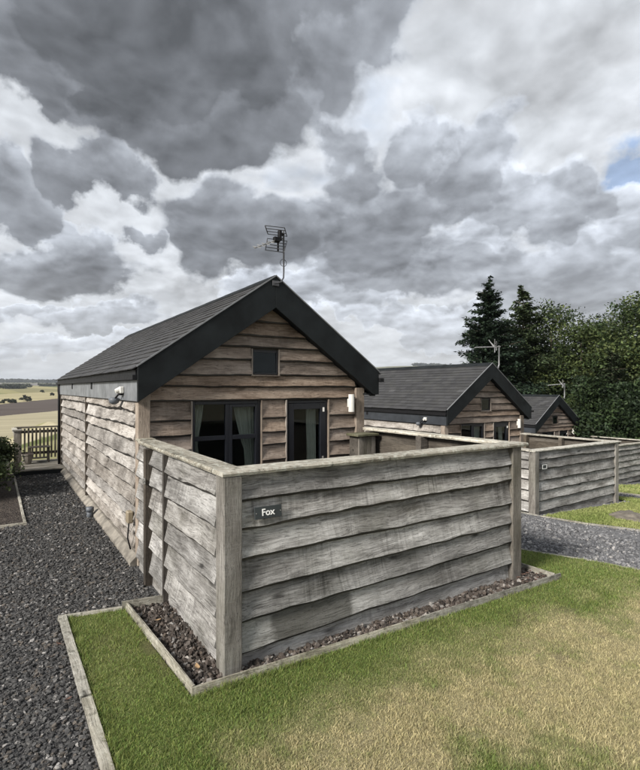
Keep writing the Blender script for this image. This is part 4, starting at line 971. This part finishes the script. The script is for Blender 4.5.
# ================================================================== plants
def leaf_quads(P, Nrm, size, asp, r):
    n = len(P); t = r.normal(size=(n, 3)); t -= (t*Nrm).sum(1, keepdims=True)*Nrm; t /= np.linalg.norm(t, axis=1, keepdims=True)+1e-9; b = np.cross(Nrm, t)
    s = (size*(0.6+0.8*r.random(n)))[:, None]
    V = np.stack([P-t*s*0.5, P+b*s*0.5*asp, P+t*s*0.55, P-b*s*0.5*asp], 1)
    return V.reshape(-1, 3), (np.arange(n)*4)[:, None]+np.arange(4)[None]
def unit(v): return v/(np.linalg.norm(v, axis=1, keepdims=True)+1e-9)
def broadleaf(name, label, loc, h, rad, seed, pal, nclump=260, per=34, leaf=0.15, trunk_h=0.3, group=None, cat='tree', lobes=9, flat=0.8, low=0.12):
    r = np.random.default_rng(seed); t = thing(name, label, cat, loc, 0, group)
    # limbs
    bm = bmesh.new(); L = []
    tr = [(0, 0, -0.2)]; x = y = 0
    for i in range(1, 7):
        x += r.normal()*0.03*h/6; y += r.normal()*0.03*h/6; tr.append((x, y, h*0.82*i/6))
    tube_bm(bm, tr, [0.022*h*(1-0.82*i/6)+0.01 for i in range(7)], 7)
    for i in range(lobes):
        k = r.uniform(trunk_h, 0.92); p = Vector(tr[min(6, max(1, int(k*0.95*6)))]); a = 2.4*i+r.uniform(-.5, .5)
        el = r.uniform(0.1, 0.75); ln = rad*r.uniform(0.45, 0.95)*(1.15-0.55*k)
        q = p+Vector((math.cos(a)*ln, math.sin(a)*ln, ln*el)); mid = (p+q)/2+Vector((0, 0, ln*0.12))
        tube_bm(bm, [p, mid, q], [0.008*h, 0.005*h, 0.002*h], 5, False); L.append((np.array(q), ln))
    obj('trunk', bm_mesh(bm, 'trunk', True), 'bark', t)
    L.append((np.array((x, y, h*0.86)), rad*0.6)); L.append((np.array((x, y, h*0.6)), rad*0.7))
    # clumps of leaves on uneven lobes
    C = []; 
    for k in range(nclump):
        c, ln = L[r.integers(len(L))]; v = r.normal(size=3); v /= np.linalg.norm(v); rr = rad*r.uniform(0.28, 0.55)*r.random()**0.33
        q = c+v*rr*np.array((1, 1, flat)); q[2] = max(q[2], h*low*r.uniform(0.6, 1.6)); q[2] = min(q[2], h*(0.96+0.04*r.random())); C.append(q)
    C = np.array(C); cs = rad*r.uniform(0.07, 0.17, len(C)); tone = 0.55+0.9*r.random(len(C))
    P = C[:, None, :]+np.clip(r.normal(size=(len(C), per, 3)), -1.15, 1.15)*cs[:, None, None]*1.1*np.array((1, 1, 0.75)); P = P.reshape(-1, 3)
    nr = unit(np.array((0, 0, 0.75))+r.normal(size=P.shape)*0.75)
    V, Q = leaf_quads(P, nr, leaf, 0.62, r); pal = np.array(pal)
    ci = np.repeat(r.integers(0, len(pal), len(C)), per)
    col = pal[ci]*np.repeat(tone, per)[:, None]*(0.75+0.5*r.random(len(P)))[:, None]
    obj('crown', np_mesh('crown', V, Q, np.repeat(col, 4, 0)), 'leaf', t); return t
def conifer(name, label, loc, h, rad, seed, pal, group=None, whorls=34, droop=0.35, sparse=1.0):
    r = np.random.default_rng(seed); t = thing(name, label, 'tree', loc, 0, group)
    bm = bmesh.new(); tube_bm(bm, [(0, 0, -0.2), (0.02*h*r.normal()*.3, 0, h*0.5), (0, 0, h*0.995)], [0.017*h, 0.010*h, 0.0015*h], 7)
    PP = []; DD = []; TT = []
    for i in range(whorls):
        k = 0.06+0.93*((i+r.random()*0.7)/whorls)**0.94; z = h*(k+0.012*r.normal()); R = rad*((1-k)**0.85)*(0.75+0.45*r.random())+0.08
        nb = max(3, int((5+r.integers(0, 4))*sparse)); a0 = r.random()*6.28
        for j in range(nb):
            a = a0+6.283*j/nb+r.normal()*0.22; ln = R*r.uniform(0.50, 1.20); up = r.uniform(-0.02, 0.28)*(0.3+k)
            m = max(5, int(ln/0.055)); s = (np.arange(m)+0.5)/m
            d = np.array((math.cos(a), math.sin(a))); zz = z+h*0.018*r.normal()+ln*s*up-droop*ln*s*s*(1.0-0.6*k)+0.10*ln*s**4
            base = np.stack([d[0]*ln*s, d[1]*ln*s, zz], 1)
            if i % 2 == 0 and j % 2 == 0: tube_bm(bm, [tuple(base[0]), tuple(base[m//2]), tuple(base[-1])], [0.004*h, 0.0025*h, 0.001*h], 4, False)
            side = np.array((-d[1], d[0], 0))
            for sg in (-1, 1, 0):
                wd = ln*0.30*(1-0.75*s)+0.05
                for q in range(2):
                    f = r.random(m); P = base+side[None]*(sg*wd*f)[:, None]+np.stack([d[0]*wd*f*0.7, d[1]*wd*f*0.7, -0.22*wd*f-0.06*r.random(m)], 1)
                    PP.append(P+r.normal(size=P.shape)*np.array((0.045, 0.045, 0.05))*(0.5+ln/2.0)); dd = side[None]*sg*0.9+np.array((d[0], d[1], -0.15))[None]*0.8+r.normal(size=P.shape)*0.35
                    DD.append(dd); TT.append(np.full(m, (0.6+0.7*r.random())))
    obj('trunk', bm_mesh(bm, 'trunk', True), 'bark', t)
    P = np.concatenate(PP); D = unit(np.concatenate(DD)); T = np.concatenate(TT); n = len(P)
    up = unit(np.array((0, 0, 1.0))+r.normal(size=(n, 3))*0.5); b = unit(np.cross(D, up)); ln = (0.08+0.12*r.random(n))[:, None]*(h/10)**0.5*1.2
    V = np.stack([P-D*ln*0.4, P+b*ln*0.26, P+D*ln*0.7, P-b*ln*0.26], 1).reshape(-1, 3); Q = (np.arange(n)*4)[:, None]+np.arange(4)[None]
    pal = np.array(pal); col = pal[r.integers(0, len(pal), n)]*(T*(0.7+0.6*r.random(n)))[:, None]
    obj('crown', np_mesh('crown', V, Q, np.repeat(col, 4, 0)), 'needle', t); return t
SPRUCE = [(0.022, 0.036, 0.022), (0.028, 0.045, 0.024), (0.018, 0.030, 0.020)]
PINE = [(0.052, 0.074, 0.034), (0.068, 0.090, 0.040), (0.042, 0.060, 0.031)]
OAK = [(0.056, 0.082, 0.028), (0.078, 0.104, 0.034), (0.038, 0.058, 0.023), (0.084, 0.104, 0.036)]
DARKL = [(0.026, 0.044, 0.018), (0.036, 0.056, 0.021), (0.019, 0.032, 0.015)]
TG = 'trees behind the cabins'
def at(px, Zd):
    X = (px-320)/F_PX; return (FW[0]+RT[0]*X)*Zd, (FW[1]+RT[1]*X)*Zd
def tpos(px, Zd): x, y = at(px, Zd); return (x, y, gz(x, y)-0.05)
def hfor(px, py, Zd): return CAM_H+(388.5-py)/F_PX*Zd-tpos(px, Zd)[2]
conifer('spruce_tree', 'dark pointed spruce farthest left in the row of trees', tpos(488, 29), hfor(488, 283, 29), 3.6, 31, SPRUCE, TG, 60, 0.22)
conifer('pine_tree', 'tall conifer just right of the dark pointed spruce', tpos(523, 31), hfor(523, 286, 31), 3.5, 32, PINE, TG, 52, 0.02, 0.9)
conifer('spruce_tree', 'short conifer filling the gap between the two tall conifers', tpos(506, 34), hfor(506, 318, 34), 2.3, 33, SPRUCE, TG, 26)
broadleaf('broadleaf_tree', 'loose-topped tree right of the conifers, above the farthest cabin', tpos(553, 32), hfor(553, 303, 32), 3.4, 41, OAK+DARKL, 720, 48, 0.16, 0.2, TG)
broadleaf('broadleaf_tree', 'yellow-green broadleaf tree in the middle of the tree row', tpos(580, 29), hfor(580, 318, 29), 3.0, 42, OAK, 700, 48, 0.155, 0.15, TG)
broadleaf('broadleaf_tree', 'rounded tree between the yellow-green tree and the tall right one', tpos(606, 31), hfor(606, 316, 31), 3.0, 43, DARKL+OAK[:2], 700, 48, 0.16, 0.15, TG)
broadleaf('broadleaf_tree', 'tall feathery tree at the right edge of the photo', tpos(638, 27), hfor(638, 286, 27), 2.9, 44, OAK+DARKL[:1], 740, 48, 0.145, 0.15, TG)
broadleaf('broadleaf_tree', 'tree partly cut off beyond the right edge', tpos(676, 28), hfor(676, 300, 28), 3.2, 45, DARKL, 420, 36, 0.2, 0.15, TG)
conifer('spruce_tree', 'drooping dark conifer behind the farthest fence', tpos(612, 25.5), hfor(612, 352, 25.5), 2.5, 46, [(0.034, 0.046, 0.022), (0.026, 0.036, 0.02)], TG, 22, 0.5)
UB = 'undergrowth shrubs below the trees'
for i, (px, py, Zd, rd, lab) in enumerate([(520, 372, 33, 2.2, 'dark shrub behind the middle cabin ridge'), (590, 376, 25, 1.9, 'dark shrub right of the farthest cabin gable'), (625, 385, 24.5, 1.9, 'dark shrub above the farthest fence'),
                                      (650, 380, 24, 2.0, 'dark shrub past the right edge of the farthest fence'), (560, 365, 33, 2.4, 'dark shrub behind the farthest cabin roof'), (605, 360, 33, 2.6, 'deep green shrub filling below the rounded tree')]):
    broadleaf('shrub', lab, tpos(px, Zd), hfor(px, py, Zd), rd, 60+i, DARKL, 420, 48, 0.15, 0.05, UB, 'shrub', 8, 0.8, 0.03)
broadleaf('shrub', 'dense dark evergreen shrub at the left edge beside the path', (-0.62, 11.9, 0), 1.40, 0.85, 71, [(0.045, 0.062, 0.026), (0.06, 0.078, 0.03), (0.032, 0.046, 0.02)], 520, 36, 0.062, 0.05, None, 'shrub', 12, 0.8, 0.02)
broadleaf('shrub', 'dark shrub behind the left-edge shrub, next to the gate post', (-0.48, 13.4, 0), 1.35, 0.72, 72, [(0.045, 0.062, 0.026), (0.06, 0.078, 0.03), (0.032, 0.046, 0.02)], 420, 36, 0.062, 0.05, None, 'shrub', 12, 0.8, 0.02)
# ------------------------------------------------------------------ heap on the middle lawn
def heap():
    r = np.random.default_rng(5); bm = bmesh.new(); bmesh.ops.create_icosphere(bm, subdivisions=4, radius=1.0)
    for v in bm.verts:
        q = v.co.copy(); nn = mnoise.fractal(q*2.2, 1.0, 2.0, 4); v.co = Vector((q.x*0.42, q.y*0.34, max(q.z, -0.2)*0.13))*(1+0.28*nn)
    return tag(obj('stone_heap', bm_mesh(bm, 'heap', True), 'stone_mound', None, (11.35, 5.30, gz(11.35, 5.3)+0.02)), 'low brown stone showing through the middle lawn', 'stone')
heap()
# dry leaves on the stone bed and path
LG = 'dry fallen leaves'
rl = random.Random(3)
def dry_leaf(x, y, z, s, lab, mat):
    bm = bmesh.new(); P = [(-1, 0, .1), (-.4, -.45, -.05), (.3, -.42, 0), (1, 0, .25), (.3, .42, .05), (-.4, .45, .12)]; vs = [bm.verts.new((a*s, b*s, c*s)) for a, b, c in P]; m = bm.verts.new((0, 0, -.12*s))
    for i in range(6): bm.faces.new((vs[i], vs[(i+1) % 6], m))
    o = obj('dry_leaf', bm_mesh(bm), mat, None, (x, y, z), rl.uniform(0, 6)); return tag(o, lab, 'leaf', LG)
plain('leaf_dry', (0.36, 0.24, 0.13), 0.8, var=0.25, bmp=0); plain('leaf_rust', (0.10, 0.055, 0.040), 0.8, var=0.25, bmp=0)
dry_leaf(1.255, 3.62, 0.062, 0.040, 'pale curled leaf on the stone bed by the corner post', 'leaf_dry')
dry_leaf(1.21, 4.55, 0.060, 0.034, 'tan leaf near the far end of the left stone bed', 'leaf_dry')
dry_leaf(0.42, 4.60, 0.045, 0.030, 'rust leaf on the slate path beside the lawn edging', 'leaf_rust')
dry_leaf(0.40, 3.75, 0.045, 0.028, 'pinkish leaf on the slate path by the middle of the lawn edging', 'leaf_rust')
for i in range(14): dry_leaf(4.85+rl.uniform(-.25, .32), 3.33+rl.uniform(-.08, .1), 0.055+rl.uniform(0, .02), 0.022, 'rust leaf caught in the right end of the stone bed', 'leaf_rust')

# ================================================================== far country
def polar(px, r):
    d = pxdir(px, 388.5); return d.x*r, d.y*r
def fz1(x, y): return float(far_z(np.array([x]), np.array([y]))[0])-0.1
HG = 'hedgerow trees in the valley'
FARG = [(0.045, 0.052, 0.026), (0.058, 0.062, 0.03), (0.036, 0.044, 0.024)]
for (px, r_, h_, w_, lab) in [(24, 425, 5.6, 3.3, 'round tree standing above the ploughed field, largest in the valley'), (29.5, 430, 4.6, 2.0, 'narrow tree just right of the round valley tree'),
                        (9, 405, 3.2, 3.0, 'low hedge tree left of the round valley tree'), (13.5, 405, 3.0, 2.5, 'small hedge tree between the low hedge tree and the round one'), (2.5, 400, 2.8, 1.6, 'tiny bush at the left edge above the ploughed field'),
                        (52, 520, 3.0, 2.2, 'small bush at the right end of the ploughed field'), (42, 600, 3.0, 2.6, 'single bush in the pale field beyond the plough')]:
    x, y = polar(px, r_); broadleaf('hedgerow_tree', lab, (x, y, fz1(x, y)), h_*0.8, w_*0.75, int(px*10), FARG, 46, 16, 0.9, 0.1, HG, 'tree', 6, 0.8, 0.05)
def woodland(name, label, spots, hgt, seed):
    r = np.random.default_rng(seed); VV = []; QQ = []; CC = []; o = 0
    for (x, y) in spots:
        h = hgt*r.uniform(0.7, 1.25); z = fz1(x, y); n = 18
        P = np.stack([x+r.normal(size=n)*h*0.35, y+r.normal(size=n)*h*0.35, z+h*r.random(n)**0.8], 1); nr = unit(r.normal(size=(n, 3))+np.array((0, 0, 0.5)))
        V, Q = leaf_quads(P, nr, h*0.55, 0.8, r); VV.append(V); QQ.append(Q+o); o += len(V); c = np.array(FARG)[r.integers(3)]*r.uniform(0.6, 1.1); CC.append(np.tile(c, (len(V), 1)))
    return stuff(obj(name, np_mesh(name, np.concatenate(VV), np.concatenate(QQ), np.concatenate(CC)), 'leaf'), label, 'woodland')
r = np.random.default_rng(77)
sp = [];
for i in range(1700):
    a = math.radians(r.uniform(-14, 36)); q = 2440+r.uniform(0, 280); sp.append((math.sin(a)*q, math.cos(a)*q))
woodland('far_woodland', 'dark wooded ridge on the skyline across the valley', sp, 12, 1)
sp = []
for i in range(170): x, y = polar(14+r.normal()*4, 860+r.uniform(-30, 30)); sp.append((x, y))
for i in range(50): x, y = polar(r.uniform(-5, 31), 1010+r.uniform(-8, 8)); sp.append((x, y))
for i in range(60): x, y = polar(r.uniform(40, 62), 1240+r.uniform(-25, 25)); sp.append((x, y))
woodland('valley_wood', 'dark copse and hedge lines among the pale valley fields', sp, 5, 2)
sp = []
for i in range(160): x, y = polar(r.uniform(413, 446), 2650+r.uniform(-40, 60)); sp.append((x, y))
woodland('hilltop_wood', 'clump of trees on the hill above the middle cabin roof', sp, 13, 3)

# ================================================================== the air over the valley
bm = bmesh.new(); bx(bm, -9500, 9500, -9500, 9500, -14, 160)
hz = obj('haze', bm_mesh(bm, 'haze')); hz['kind'] = 'stuff'; hz['label'] = 'thin bluish haze over the valley'; hz['category'] = 'haze'
hm = bpy.data.materials.new('haze'); hm.use_nodes = True; hm.node_tree.nodes.clear(); n = N(hm.node_tree)
ho = n.node('ShaderNodeOutputMaterial'); pv = n.node('ShaderNodeVolumePrincipled')
pv.inputs['Color'].default_value = (0.80, 0.86, 0.95, 1); pv.inputs['Density'].default_value = 0.00013; pv.inputs['Anisotropy'].default_value = 0.2
hm.node_tree.links.new(pv.outputs[0], ho.inputs['Volume']); hz.data.materials.append(hm)
